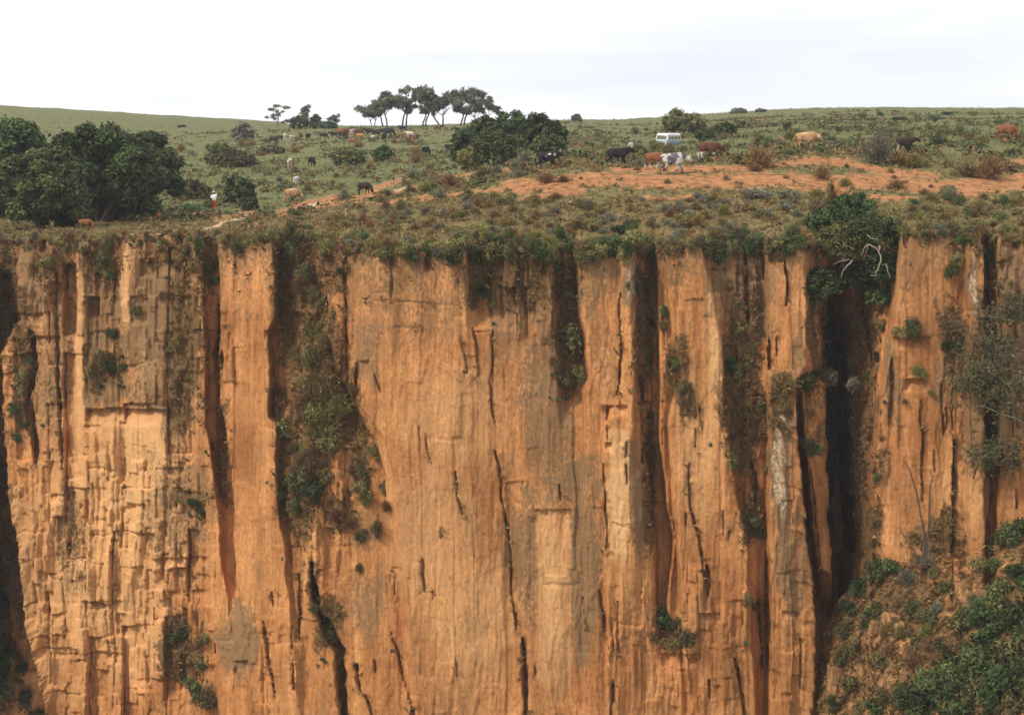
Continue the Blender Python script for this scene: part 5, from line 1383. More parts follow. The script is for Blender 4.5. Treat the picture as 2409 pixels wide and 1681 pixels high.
BOULD = [(2275, 1400, 26, 62, 'tall pale upright boulder at the right of the scree'), (2300, 1420, 18, 54, 'pale upright boulder right beside the tall pale one'), (2345, 1430, 22, 40, 'orange boulder right of the two pale uprights'), (2240, 1455, 34, 26, 'broad pale boulder below the tall pale upright'), (2128, 1530, 17, 46, 'pale slanting slab stone in the middle of the scree'),
         (2095, 1465, 24, 42, 'pinkish boulder at the left of the scree'), (2060, 1480, 18, 34, 'small pinkish boulder left of the pinkish one'), (2025, 1590, 16, 40, 'pale stone near the chasm foot'), (2090, 1620, 26, 40, 'tan boulder among the low scree bushes'), (2010, 1670, 16, 30, 'pale stone at the bottom beside the dark slot'),
         (1965, 1610, 20, 80, 'narrow upright rock rib beside the dark slot at the bottom'), (2215, 1515, 8, 18, 'small white stone on the scree'), (2310, 1500, 10, 30, 'small pale stone among the green scree bushes'), (2330, 1655, 8, 16, 'tiny pale stone among the lowest dark bushes'), (2300, 1590, 14, 34, 'tan stone among the green bushes low on the right'), (2115, 1475, 20, 26, 'rounded tan boulder above the pale slanting slab')]
for i, (u, v, w, h, lab) in enumerate(BOULD):
    p = scree_at(u, v)
    s = pxm(p.y)
    o = link('boulder', boulder_mesh(i, 2 * w / s * .8, 2 * w / s * .9, h / s * 1.15))
    o.location = p + Vector((0, .12, 0))
    o.rotation_euler = (RND.uniform(-.15, .15), RND.uniform(-.25, .15), RND.uniform(-.6, .6))
    tag(o, lab, 'boulder', 'boulders on the scree slope')

# ---------------------------------------------------------------- shrubs on the plateau
NAMED = [('dry', 1780, 396, 62, 64, 'large brown twiggy shrub on the red earth, left of the tan cow'), ('tw_grey', 2062, 388, 52, 100, 'tall grey twiggy shrub in front of the half-hidden dark cow'), ('dry', 2110, 390, 44, 50, 'brown twiggy shrub at the foot of the pale dead stalk'), ('tw_olive', 2150, 392, 46, 44, 'olive twiggy shrub right of the pale dead stalk'),
         ('tw_olive', 2270, 420, 48, 50, 'olive shrub on the red earth at the right'), ('dry', 2325, 422, 52, 72, 'big brown-olive shrub on the red earth near the right edge'), ('olive', 2360, 405, 36, 40, 'olive shrub behind the big brown-olive one at the right edge'), ('dry', 1285, 432, 38, 34, 'brown shrub below the black-and-white cow'), ('dry', 1325, 428, 26, 24, 'small brown shrub right of the one below the black-and-white cow'),
         ('dry', 1930, 425, 30, 42, 'brown shrub alone on the red earth below the tan cow'), ('tw_olive', 1985, 440, 26, 28, 'olive tuft shrub on the red earth left of the brown mound'), ('dry', 2105, 448, 42, 30, 'brown mound shrub on the pale earth'), ('dry', 1775, 405, 26, 24, 'low brown shrub under the large brown twiggy shrub'), ('tw_grey', 1500, 392, 24, 26, 'grey shrub left of the small brown cow'), ('dry', 1470, 395, 16, 14, 'low shrub right of the black cow'),
         ('tw_grey', 1215, 400, 30, 36, 'grey twiggy shrub left of the black-and-white cow'), ('tw_olive', 1140, 415, 40, 34, 'olive twiggy shrub left of the red earth'), ('dry', 1060, 440, 48, 44, 'purplish-brown shrub between the two bare-earth patches'), ('tw_grey', 810, 470, 26, 40, 'grey-brown shrub between the tan cow and the grazing brown cow'), ('tw_olive', 900, 478, 30, 24, 'olive shrub on the pale earth below the grazing brown cow'),
         ('grey', 1760, 470, 34, 30, 'grey-blue shrub in the rim belt above the dark fluted recess'), ('grey', 1850, 462, 34, 28, 'grey-blue shrub left of the chasm bushes'), ('grey', 1795, 465, 30, 28, 'grey-blue shrub in the middle of the three rim shrubs'), ('tw_grey', 2230, 470, 30, 40, 'grey stalky shrub on the slope at the right'), ('green', 2080, 535, 34, 30, 'green bush right of the chasm top'), ('green', 2160, 520, 40, 22, 'long low green bush on the rim right of the chasm'),
         ('dark', 1460, 552, 38, 34, 'dark bush on the rim above the bright pillar'), ('dark', 1490, 545, 32, 36, 'dark bush on the rim right of the one above the bright pillar'), ('green', 1390, 565, 36, 26, 'green bush on the rim above the flat-faced slab'), ('green', 645, 555, 38, 24, 'green bush on the rim above the left smooth slab'), ('dark', 470, 505, 16, 14, 'small dark bush just left of the person in white'), ('green', 450, 498, 40, 26, 'bright green bush left of the person in white')]
N_SH = {}
for (k, u, v, hw, h, lab) in NAMED:
    d = dist_for(u, v); s = pxm(d)
    put_shrub(k, ground_at(u, v, d) - Vector((0, 0, .05)), hw / s, h / s, lab)
    N_SH[k] = N_SH.get(k, 0) + 1

ZONES = [  # (u0, u1, v0, v1, count, kinds, size range m (half width), phrase)
    (560, 860, 520, 575, 46, ('tw_olive', 'olive', 'dry', 'green', 'dry'), (.30, .62), 'in the belt above the bushy gully'),
    (840, 1120, 490, 592, 62, ('tw_olive', 'dry', 'olive', 'tw_grey', 'dry'), (.30, .75), 'in the belt above the widest slab'),
    (1100, 1400, 470, 584, 64, ('dry', 'tw_grey', 'tw_olive', 'olive', 'dry'), (.32, .8), 'in the belt below the black cows'),
    (1380, 1700, 465, 582, 62, ('tw_olive', 'tw_grey', 'dry', 'grey', 'olive'), (.30, .75), 'in the belt above the tall bright slab'),
    (1680, 1930, 470, 572, 44, ('olive', 'tw_grey', 'dry', 'grey', 'tw_olive'), (.30, .75), 'in the belt left of the chasm'),
    (2090, 2409, 458, 556, 52, ('tw_olive', 'olive', 'dry', 'green', 'tw_olive'), (.30, .8), 'in the belt right of the chasm'),
    (420, 700, 400, 520, 26, ('olive', 'tw_olive', 'tw_grey', 'green'), (.4, .8), 'near the person in white'),
    (680, 1080, 375, 470, 34, ('tw_olive', 'olive', 'dry', 'tw_grey'), (.4, .9), 'near the grazing brown cow'),
    (1000, 1260, 375, 470, 20, ('tw_olive', 'dry', 'tw_grey'), (.4, .9), 'left of the red earth'),
    (420, 1060, 330, 385, 30, ('olive', 'green', 'dry'), (.5, 1.2), 'below the cattle herd'),
    (1330, 1700, 290, 375, 22, ('olive', 'green', 'tw_olive'), (.4, 1.0), 'on the flat around the van'),
    (1700, 2409, 270, 360, 46, ('olive', 'green', 'tw_olive', 'dark'), (.4, 1.0), 'on the right hillside'),
    (1240, 2409, 385, 455, 26, ('dry', 'dry', 'tw_olive'), (.18, .42), 'on the bare red earth'),
    (0, 420, 535, 560, 22, ('tw_olive', 'tw_grey', 'dry'), (.22, .45), 'below the left grove'),
]
for (u0, u1, v0, v1, n, kinds, (r0, r1), ph) in ZONES:
    made = 0; tries = 0
    while made < n and tries < n * 12:
        tries += 1
        u = RND.uniform(u0, u1); v = RND.uniform(v0, v1)
        rv = float(np.interp(u, gu, rim_v))
        if v > rv - 3: continue
        d = dist_for(u, v)
        if cover_at(u, d) > .5 and 'bare red earth' not in ph: continue
        k = RND.choice(kinds)
        w = RND.uniform(r0, r1)
        put_shrub(k, ground_at(u, v, d) - Vector((0, 0, .04)), w, w * RND.uniform(.9, 1.5), PNAME[k][1] + ' ' + ('shrub ' if 'shrub' in PNAME[k][0] else 'bush ') + ph, PNAME[k][1] + ' plants ' + ph)
        made += 1
# brush that leans over the very edge
u = -60.0
while u < 2450:
    u += RND.uniform(7, 20)
    if 1925 < u < 2105: continue
    heavy = 1060 < u < 1340 or 1360 < u < 1530 or 1640 < u < 1910
    k = RND.choice(('dark', 'olive', 'dry', 'green', 'tw_olive') if heavy else ('tw_olive', 'dry', 'tw_grey', 'olive', 'dry'))
    v = float(np.interp(u, gu, rim_v)) + RND.uniform(-6, 14)
    p = cliff_at(u, max(v, 505), 0)
    w = RND.uniform(.4, .95) if heavy else RND.uniform(.22, .6)
    put_shrub(k, p + Vector((0, RND.uniform(-.1, .5), -.05)), w, w * RND.uniform(.9, 1.5), PNAME[k][1] + ' brush on the cliff edge ' + phrase(u).replace('in the', 'above the').replace('on the', 'above the').replace('beside the', 'above the'), 'brush along the cliff edge ' + phrase(u), tilt=RND.uniform(.1, .6))

u = -60.0
while u < 2450:
    u += RND.uniform(10, 34)
    if 1925 < u < 2105: continue
    heavy = 1060 < u < 1340 or 1360 < u < 1530 or 1640 < u < 1910 or 640 < u < 800
    k = RND.choice(('dark', 'bush', 'olive', 'dry', 'bush'))
    v = float(np.interp(u, gu, rim_v)) + RND.uniform(8, 34 if heavy else 22)
    w = RND.uniform(.28, .7) if heavy else RND.uniform(.15, .38)
    put_shrub(k, cliff_at(u, v, .05), w, w * RND.uniform(1.0, 1.6), PNAME[k][1] + ' brush under the rim ' + phrase(u), 'brush under the rim ' + phrase(u), tilt=RND.uniform(.6, 1.3))

for (u, v, r, k) in ((1075, 600, 30, 'bush'), (1120, 612, 34, 'dark'), (1190, 605, 30, 'bush'), (1265, 600, 36, 'dark'), (1300, 612, 28, 'bush'), (1415, 600, 26, 'olive'), (1475, 596, 30, 'dark'), (1530, 606, 26, 'bush'), (1660, 590, 28, 'bush'), (1700, 596, 34, 'dark'), (1760, 588, 30, 'dark'), (1810, 592, 26, 'bush'), (690, 596, 32, 'bush'), (760, 600, 30, 'olive'), (560, 588, 26, 'bush'), (470, 580, 24, 'dark'), (250, 580, 24, 'bush'), (150, 584, 26, 'olive'), (2270, 580, 30, 'dark'), (2340, 585, 34, 'bush'), (905, 604, 20, 'bush'), (970, 606, 18, 'dark')):
    put_shrub(k, cliff_at(u, v, .1), r / 39.5, r / 39.5 * 1.5, 'large ' + PNAME[k][1] + ' bush overhanging the rim ' + phrase(u), 'large bushes overhanging the rim', tilt=1.0)

# pale dead stalk by the half-hidden cow
d_ = dist_for(2108, 386); b_ = ground_at(2108, 386, d_)
v, f = tube([(0, 0, -.1), (.02, 0, .5), (-.03, 0, 1.0), (.03, .02, 1.4)], [.09, .12, .13, .03], 7)
o = link('dead_stalk', mesh_np('dead_stalk', v, f, M_PALEWOOD, True)); o.location = b_
tag(o, 'pale dead upright stalk in front of the half-hidden dark cow', 'stalk')

# ---------------------------------------------------------------- grass
def grass(name, label, mat, N, seed, region):
    rng = np.random.RandomState(seed)
    u, d, hgt = region(rng, N)
    n = len(u)
    x = (u - CX) / FPX * d / CP
    ty = np.interp(u, tu, top_y); tz = np.interp(u, tu, top_z)
    z = ground_z(u, d) + bumps(x, d, d)
    b = sstep(0, 5.0, d - ty)
    z = tz * (1 - b) + z * b
    nb = 6
    base = np.repeat(np.stack([x, d, z - .03], 1), nb, 0)
    m = n * nb
    H = np.repeat(hgt, nb) * (.55 + .7 * rng.rand(m))
    base[:, 0] += rng.normal(size=m) * H * .35; base[:, 1] += rng.normal(size=m) * H * .35
    a = rng.rand(m) * 6.28
    lean = (.25 + .6 * rng.rand(m)) * H
    top = base + np.stack([np.cos(a) * lean, np.sin(a) * lean, H], 1)
    side = np.stack([-np.sin(a), np.cos(a), 0 * a], 1) * (H * (.10 + .10 * rng.rand(m)))[:, None]
    v = np.stack([base - side, base + side, top], 1).reshape(-1, 3)
    t = np.clip(np.repeat(.15 + .6 * rng.rand(n), nb) + .3 * rng.rand(m), 0, 1)
    col = np.repeat(np.stack([t, t, t, np.ones(m)], 1), 3, 0)
    o = link(name, mesh_np(name, v, np.arange(3 * m).reshape(-1, 3), mat, False, {'tint': col}))
    return tag(o, label, 'grass', None, 'stuff')

def near_region(rng, N, keep_dry):
    u = rng.uniform(-140, 2540, N)
    d0 = np.interp(u, tu, top_y)
    d = d0 + 48 * rng.rand(N) ** 1.25
    c = cover_at(u, d)
    dn_ = fbm(u / 40, d / 3.0, 48, 3)
    ok = (rng.rand(N) > c * .93) & ((dn_ > .0) if keep_dry else (dn_ < .12))
    u, d = u[ok], d[ok]
    return u, d, .09 + .17 * rng.rand(len(u))

def mid_region(rng, N):
    u = rng.uniform(-200, 2600, N)
    d = np.interp(u, tu, top_y) + 40 + 130 * rng.rand(N)
    ok = rng.rand(N) > cover_at(u, d) * .9
    u, d = u[ok], d[ok]
    return u, d, .12 + .2 * rng.rand(len(u))

def far_region(rng, N):
    u = rng.uniform(-200, 2600, N)
    d = 320 + 560 * rng.rand(N) ** 1.2
    return u, d, .12 + .18 * rng.rand(N)

grass('dry_grass', 'straw-coloured dry grass along the cliff rim', M_LEAF['straw'], 30000, 1, lambda r, n: near_region(r, n, True))
grass('rim_grass', 'olive-green grass between the shrubs near the rim', M_LEAF['olive'], 22000, 2, lambda r, n: near_region(r, n, False))
grass('slope_grass', 'green grass on the middle slope of the plateau', M_LEAF['pasture'], 14000, 3, mid_region)
grass('pasture_grass', 'short green pasture on the far slopes up to the skyline', M_LEAF['pasture'], 14000, 4, far_region)

# grass and weeds hanging on earthy parts of the face and on the scree
def face_grass():
    rng = np.random.RandomState(9)
    N = 70000
    jr = rng.randint(0, NV, N); ir = rng.randint(0, len(gu), N)
    k = soil_shade[jr, ir] ** 1.2 > rng.rand(N)
    P = CL[jr[k], ir[k]]
    js = rng.randint(2, len(st), 9000); is_ = rng.randint(0, ns, 9000)
    Q = np.stack([sx[js, is_], sy[js, is_], sz[js, is_]], 1)
    P = np.concatenate([P, Q])
    n = len(P); nb = 5; m = n * nb
    base = np.repeat(P, nb, 0); H = np.repeat(.12 + .3 * rng.rand(n), nb) * (.5 + .8 * rng.rand(m))
    base += rng.normal(size=(m, 3)) * .06
    a = rng.rand(m) * 6.28
    top = base + np.stack([np.cos(a) * H * .7, -H * (.3 + .7 * rng.rand(m)), H * (rng.rand(m) * 1.3 - .35)], 1)
    side = np.cross(top - base, rng.normal(size=(m, 3))); side /= np.maximum(np.linalg.norm(side, axis=1, keepdims=True), 1e-6)
    side *= (H * (.12 + .1 * rng.rand(m)))[:, None]
    v = np.stack([base - side, base + side, top], 1).reshape(-1, 3)
    t = np.clip(np.repeat(.1 + .6 * rng.rand(n), nb) + .25 * rng.rand(m), 0, 1)
    col = np.repeat(np.stack([t, t, t, np.ones(m)], 1), 3, 0)
    o = link('ledge_grass', mesh_np('ledge_grass', v, np.arange(3 * m).reshape(-1, 3), M_LEAF['dry'], False, {'tint': col}))
    tag(o, 'dry brown weeds on the earthy ledges of the cliff and scree', 'grass', None, 'stuff')
face_grass()

# low scrub nobody could count, filling the ground between the single shrubs
def scrub(name, label, mat, N, seed, region, nq=22):
    rng = np.random.RandomState(seed)
    u, d, w = region(rng, N)
    n = len(u)
    x = (u - CX) / FPX * d / CP
    ty = np.interp(u, tu, top_y); tz = np.interp(u, tu, top_z)
    z = ground_z(u, d) + bumps(x, d, d)
    b = sstep(0, 5.0, d - ty)
    z = tz * (1 - b) + z * b
    m = n * nq
    W = np.repeat(w, nq)
    dirs = rng.normal(size=(m, 3)); dirs[:, 2] = np.abs(dirs[:, 2]); dirs /= np.linalg.norm(dirs, axis=1, keepdims=True)
    cen = np.repeat(np.stack([x, d, z], 1), nq, 0) + dirs * (W * (.45 + .55 * rng.rand(m)))[:, None] * np.array([1, 1, .75])
    t = np.clip(np.repeat(.55 * rng.rand(n), nq) + .45 * rng.rand(m), 0, 1)
    me = quads_to_mesh(name, cen, dirs + rng.normal(size=(m, 3)) * .6 + np.array([0, 0, .4]), W * (.16 + .16 * rng.rand(m)), t, mat, rng, 1.3)
    return tag(link(name, me), label, 'scrub', None, 'stuff')

def scrub_near(rng, N):
    u = rng.uniform(-140, 2540, N); d = np.interp(u, tu, top_y) + .5 + 48 * rng.rand(N) ** 1.2
    pn = fbm(u / 30, d / 2.2, 28, 3)
    ok = (rng.rand(N) > cover_at(u, d) * .96) & (pn > -.15)
    return u[ok], d[ok], .14 + .30 * rng.rand(ok.sum()) ** 1.6

def scrub_far(rng, N):
    u = rng.uniform(-200, 2600, N); d = np.interp(u, tu, top_y) + 30 + 330 * rng.rand(N) ** 1.5
    pn = fbm(u / 60, d / 14, 28, 3)
    ok = (rng.rand(N) > cover_at(u, d) * .9) & (pn > -.1 + .3 * rng.rand(N))
    return u[ok], d[ok], .24 + .5 * rng.rand(ok.sum()) ** 1.6
scrub('rim_scrub', 'low olive-brown scrub carpeting the belt along the rim', M_LEAF['olive'], 3200, 61, scrub_near)
scrub('brown_scrub', 'low brown scrub carpeting the belt along the rim', M_LEAF['dry'], 2600, 62, scrub_near)
scrub('slope_scrub', 'low green scrub dotted over the pasture slopes', M_LEAF['green'], 8000, 63, scrub_far, 11)
scrub('dull_scrub', 'low dull scrub dotted over the pasture slopes', M_LEAF['bush'], 10000, 64, scrub_far, 11)
scrub('dry_scrub', 'low brown scrub dotted over the pasture slopes', M_LEAF['dry'], 5500, 65, scrub_far, 11)
# ---------------------------------------------------------------- skin-grown bodies
def skin_mesh(name, verts, edges, radii, root=0, sub=2, mat=None):
    me = bpy.data.meshes.new(name + '_skel')
    me.from_pydata([tuple(v) for v in verts], edges, [])
    ob = bpy.data.objects.new(name + '_skel', me)
    COL.objects.link(ob)
    ob.modifiers.new('skin', 'SKIN')
    if not me.skin_vertices:
        raise RuntimeError('no skin layer')
    sv = me.skin_vertices[0].data
    for i, r in enumerate(radii):
        sv[i].radius = r if isinstance(r, tuple) else (r, r)
        sv[i].use_root = (i == root)
    ob.modifiers['skin'].use_smooth_shade = True
    ss = ob.modifiers.new('sub', 'SUBSURF'); ss.levels = sub; ss.render_levels = sub
    dg = bpy.context.evaluated_depsgraph_get()
    out = bpy.data.meshes.new_from_object(ob.evaluated_get(dg))
    out.name = name
    bpy.data.objects.remove(ob); bpy.data.meshes.remove(me)
    for p in out.polygons: p.use_smooth = True
    if mat: 
        out.materials.clear(); out.materials.append(mat)
    return out

def cow_skel(head='level', step=0.0, tail=0.0, turn=0.0):
    V, E, R, ix = [], [], [], {}
    def add(n, p, r, parent=None):
        ix[n] = len(V); V.append(p); R.append(r)
        if parent: E.append((ix[parent], ix[n]))
    add('pelvis', (-.60, 0, 1.00), (.27, .30))
    add('loin', (-.32, 0, .98), (.28, .33), 'pelvis')
    add('belly', (0.0, 0, .92), (.31, .38), 'loin')
    add('chest', (.36, 0, .93), (.29, .38), 'belly')
    add('withers', (.58, 0, 1.04), (.23, .32), 'chest')
    add('rump', (-.80, 0, 1.06), .15, 'pelvis')
    add('tail1', (-.92, 0, .98), .035, 'rump')
    add('tail2', (-.95 - tail, tail * .5, .66), .024, 'tail1')
    add('tail3', (-.93 - tail * 1.2, tail, .36), .045, 'tail2')
    if head == 'level':
        n1, n2, hd, mz, ns_ = (.84, 0, 1.13), (1.02, turn * .05, 1.18), (1.17, turn * .12, 1.18), (1.38, turn * .28, 1.04), (1.48, turn * .34, .96)
    elif head == 'low':
        n1, n2, hd, mz, ns_ = (.84, 0, 1.02), (1.04, turn * .05, .97), (1.20, turn * .12, .92), (1.38, turn * .28, .74), (1.45, turn * .34, .64)
    else:
        n1, n2, hd, mz, ns_ = (.84, 0, .90), (1.02, turn * .08, .66), (1.12, turn * .14, .48), (1.22, turn * .26, .26), (1.25, turn * .30, .16)
    add('n1', n1, (.16, .24), 'withers'); add('n2', n2, (.13, .18), 'n1'); add('head', hd, (.125, .15), 'n2')
    add('muzzle', mz, (.095, .105), 'head'); add('nose', ns_, (.08, .075), 'muzzle')
    add('earl', (hd[0] - .07, hd[1] + .24, hd[2] + .05), (.02, .045), 'head'); add('earr', (hd[0] - .07, hd[1] - .24, hd[2] + .05), (.02, .045), 'head')
    for s, ph in ((1, step), (-1, -step)):
        y = .17 * s
        add('sh%d' % s, (.46, y, .70), (.10, .13), 'chest')
        add('kn%d' % s, (.47 + .13 * ph, y, .40), .062, 'sh%d' % s)
        add('fe%d' % s, (.46 + .24 * ph - .08 * max(0, -ph), y, .13 + .05 * max(0, -ph)), .042, 'kn%d' % s)
        add('ho%d' % s, (.50 + .27 * ph - .06 * max(0, -ph), y, .03), .055, 'fe%d' % s)
        add('hip%d' % s, (-.58, y, .76), (.13, .18), 'pelvis')
        add('st%d' % s, (-.50 - .06 * ph, y, .60), (.09, .11), 'hip%d' % s)
        add('hk%d' % s, (-.72 - .16 * ph, y, .42), .058, 'st%d' % s)
        add('hf%d' % s, (-.66 - .26 * ph, y, .13), .042, 'hk%d' % s)
        add('hh%d' % s, (-.61 - .27 * ph, y, .03), .055, 'hf%d' % s)
    V = [(v[0] * .84, v[1] * 1.05, v[2]) for v in V]
    return V, E, R, (hd[0] * .84, hd[1], hd[2])

COWM = {}
for key, (hd, stp, tl, tn) in {'walk': ('level', .9, .02, 0), 'stride': ('low', 1.0, .05, 0), 'low': ('low', .5, 0, .2), 'graze': ('graze', .35, .02, .1), 'stand': ('level', .1, 0, .5)}.items():
    V, E, R, hp = cow_skel(hd, stp, tl, tn)
    COWM[key] = (skin_mesh('cow_body', V, E, R), hp)

def coat(name, base, patch=None, thr=.5, scale=1.6, seed=0.0, legs=None, rump=None):
    m, nd, lk = new_mat(name)
    tc = nd.new('ShaderNodeTexCoord')
    mp = nd.new('ShaderNodeMapping'); mp.inputs['Location'].default_value = (seed, seed * .7, seed * .3)
    lk.new(tc.outputs['Object'], mp.inputs['Vector'])
    f = noise_n(nd, lk, tc.outputs['Object'], 9, 3, .6)
    c = ramp(nd, lk, f, [(.3, tuple(x * .78 for x in base)), (.7, tuple(min(1, x * 1.18) for x in base))])
    if patch:
        n = noise_n(nd, lk, mp.outputs['Vector'], scale, 2, .5)
        k = math_n(nd, lk, 'MULTIPLY', math_n(nd, lk, 'SUBTRACT', n, thr), 22, True)
        c = mixc(nd, lk, k, c, patch)
    if legs:
        sp = nd.new('ShaderNodeSeparateXYZ'); lk.new(tc.outputs['Object'], sp.inputs[0])
        k = math_n(nd, lk, 'MULTIPLY', math_n(nd, lk, 'SUBTRACT', legs[1], sp.outputs['Z']), 14, True)
        c = mixc(nd, lk, k, c, legs[0])
    finish(nd, lk, c, .75, None, 0, .2)
    return m
C_BLACK = (.014, .013, .016); C_BROWN = (.105, .040, .019); C_DKBROWN = (.032, .016, .012); C_TAN = (.42, .235, .11); C_CREAM = (.50, .41, .30); C_WHITE = (.58, .55, .50); C_RED = (.23, .085, .036); C_GREY = (.34, .33, .30)
COAT = {
    'black': coat('coat_black', C_BLACK), 'blackpatch': coat('coat_black_white_patch', C_BLACK, (.55, .48, .38), .63, 2.1, .4), 'brown': coat('coat_brown', C_BROWN), 'dkbrown': coat('coat_dark_brown', C_DKBROWN), 'tan': coat('coat_tan', C_TAN, (.54, .38, .23), .6, 1.7, 2.2),
    'cream': coat('coat_cream', C_CREAM), 'white': coat('coat_white', C_WHITE), 'red': coat('coat_red_brown', C_RED), 'brownwhite': coat('coat_brown_white_legs', C_BROWN, C_WHITE, .60, 1.9, 1.1, (C_WHITE, .62)), 'greypied': coat('coat_grey_pied', (.46, .43, .37), (.085, .08, .09), .47, 2.0, 3.3, ((.16, .10, .075), .40)),
    'browncalf': coat('coat_brown_calf', (.22, .08, .032), None, .5, 1, 0, (C_WHITE, .38)), 'orange': coat('coat_orange', (.46, .21, .075)), 'pinkwhite': coat('coat_pale_dun', (.52, .41, .33)), 'brownblack': coat('coat_brown_black', C_RED, C_BLACK, .5, 1.8, 5.0),
}
M_HORN = mat_plain('horn', (.42, .36, .27), .5, .2, 8)

def horn_mesh(sgn):
    v, f = tube([(0, 0, 0), (0, .10 * sgn, .04), (.03, .20 * sgn, .12), (.06, .23 * sgn, .23)], [.032, .028, .02, .006], 6)
    return mesh_np('horn', v, f, M_HORN, True)
HORNS = {s: horn_mesh(s) for s in (1, -1)}
COWMESH = {}

def cow(pose, ct, u, vfoot, heading, label, group, d=None, scale=1.0, horns=True, size_px=None):
    """heading: degrees, 0 walks to the right across the picture, 90 walks away"""
    key = (pose, ct)
    if key not in COWMESH:
        me = COWM[pose][0].copy(); me.materials.clear(); me.materials.append(COAT[ct]); me.name = 'cow_body'
        COWMESH[key] = me
    if d is None: d = dist_for(u, vfoot)
    p = ground_at(u, vfoot, d)
    if size_px: scale = size_px / pxm(d) / 2.05 * 1.12
    r = empty('cow', p - Vector((0, 0, .02)), math.radians(heading), scale)
    tag(r, label, 'cow', group)
    link('body', COWMESH[key], r)
    if horns:
        hp = COWM[pose][1]
        for s in (1, -1):
            h = link('horn', HORNS[s], r)
            h.location = (hp[0] - .03, hp[1] + .07 * s, hp[2] + .09)
    return r
GN = 'cattle on the red earth and right slope'
cow('walk', 'blackpatch', 1286, 400, 4, 'black cow with a pale flank patch walking right below the bush mound', GN, None, .98)
cow('walk', 'black', 1452, 391, 6, 'all-black cow walking right on the red earth, left of the van', GN, None, 1.05)
cow('stride', 'browncalf', 1538, 393, 2, 'small red-brown cow with white legs, half hidden behind the grey pied cow', GN, None, .86, False)
cow('stride', 'greypied', 1582, 411, 3, 'grey and white pied cow striding right with lowered white head', GN, None, 1.16)
cow('low', 'brownwhite', 1664, 377, 5, 'brown and white cow with white legs grazing right of the van', GN, None, 1.02)
cow('low', 'tan', 1892, 356, 6, 'pale tan cow walking right on the grassy edge of the red earth', GN, None, 1.08)
cow('walk', 'dkbrown', 2124, 358, 4, 'dark cow half hidden behind the tall grey twiggy shrub', GN, 222, .96)
cow('graze', 'red', 2360, 322, 5, 'red-brown cow grazing at the far right', GN, 236, 1.12)
GL = 'cattle on the left slope'
cow('graze', 'red', 204, 541, 8, 'reddish cow grazing at the foot of the dark left grove', GL, 200.5, .62)
cow('low', 'orange', 372, 519, 78, 'small tan calf seen from behind left of the person in white', GL, 216, .74, False)
cow('graze', 'tan', 690, 486, 25, 'tan cow grazing beside the pale stony track', GL, 250, .95)
cow('graze', 'dkbrown', 858, 450, -28, 'dark brown cow grazing head-down on the bare slope', GL, 232, .82)
cow('stand', 'white', 699, 432, 70, 'white calf alone above the tan cow', GL, 282, .58, False)
cow('graze', 'black', 736, 390, 72, 'black cow seen from behind in the middle of the green slope', GL, 332, .95)
cow('stand', 'pinkwhite', 684, 394, -80, 'pale-faced tan cow facing the viewer left of the black cow', GL, 330, .86)
cow('graze', 'black', 1003, 370, 60, 'black cow head-down below the right end of the herd', GL, 345, .95)
cow('graze', 'black', 1058, 360, 10, 'black cow at the left foot of the bush mound', GL, 350, .75)
cow('stand', 'white', 1482, 341, 65, 'small white calf standing in the scrub left of the van', GL, 330, .62, False)
GH = 'distant herd below the skyline trees'
for (pose, ct, u, v, hd, px, lab) in (
        ('graze', 'dkbrown', 646, 342, -20, 25, 'lowest left dark cow of the herd'), ('graze', 'dkbrown', 660, 332, 160, 22, 'dark brown cow just above the lowest left one of the herd'), ('stand', 'pinkwhite', 674, 331, 95, 24, 'pale dun cow seen from behind at the left of the herd'), ('graze', 'cream', 690, 330, 30, 18, 'cream calf lying low at the left of the herd'),
        ('stand', 'brownblack', 711, 329, 80, 24, 'brown and black cow under the round skyline bush'), ('stand', 'black', 727, 328, -70, 24, 'black cow right of the round skyline bush'), ('graze', 'black', 763, 327, -10, 23, 'lone black cow between the two halves of the herd'), ('walk', 'black', 788, 328, 175, 23, 'black cow at the left of the tight herd'),
        ('graze', 'dkbrown', 808, 331, -20, 26, 'grey-brown cow right of the left black one in the tight herd'), ('walk', 'red', 803, 318, 170, 22, 'red-brown cow behind the grey-brown cow'), ('walk', 'brown', 820, 317, 5, 22, 'brown cow on the upper edge of the tight herd'), ('stand', 'pinkwhite', 831, 318, 60, 22, 'pale cow in the middle of the tight herd'),
        ('graze', 'brown', 844, 320, 8, 26, 'brown cow right of the pale cow in the tight herd'), ('graze', 'orange', 849, 331, 5, 20, 'orange calf below the tight herd'), ('graze', 'red', 831, 343, 0, 24, 'red cow lowest of the tight herd'), ('walk', 'dkbrown', 872, 320, 178, 28, 'dark brown cow left of the big black cows'),
        ('walk', 'dkbrown', 888, 320, 4, 28, 'second dark brown cow touching the big black cow'), ('graze', 'black', 914, 320, -8, 32, 'largest black cow of the herd'), ('stand', 'black', 905, 335, -75, 28, 'black cow facing the viewer below the largest black cow'), ('stand', 'white', 878, 332, -60, 14, 'small white calf below the dark brown cows'),
        ('walk', 'black', 950, 311, 178, 22, 'black cow nearest the trunks of the skyline trees'), ('graze', 'red', 944, 327, -15, 20, 'red-brown calf left of the cream cow'), ('walk', 'cream', 966, 326, 170, 24, 'cream cow at the right of the herd'), ('stand', 'brownblack', 980, 332, -60, 26, 'black and brown cow overlapping the cream cow'),
        ('walk', 'brownblack', 1031, 312, 10, 20, 'small brown cow alone at the right end of the herd')):
    d = min(max(dist_for(u, v), 380), 520)
    cow(pose, ct, u, v, hd, lab, GH, d, 1.0, False, px)

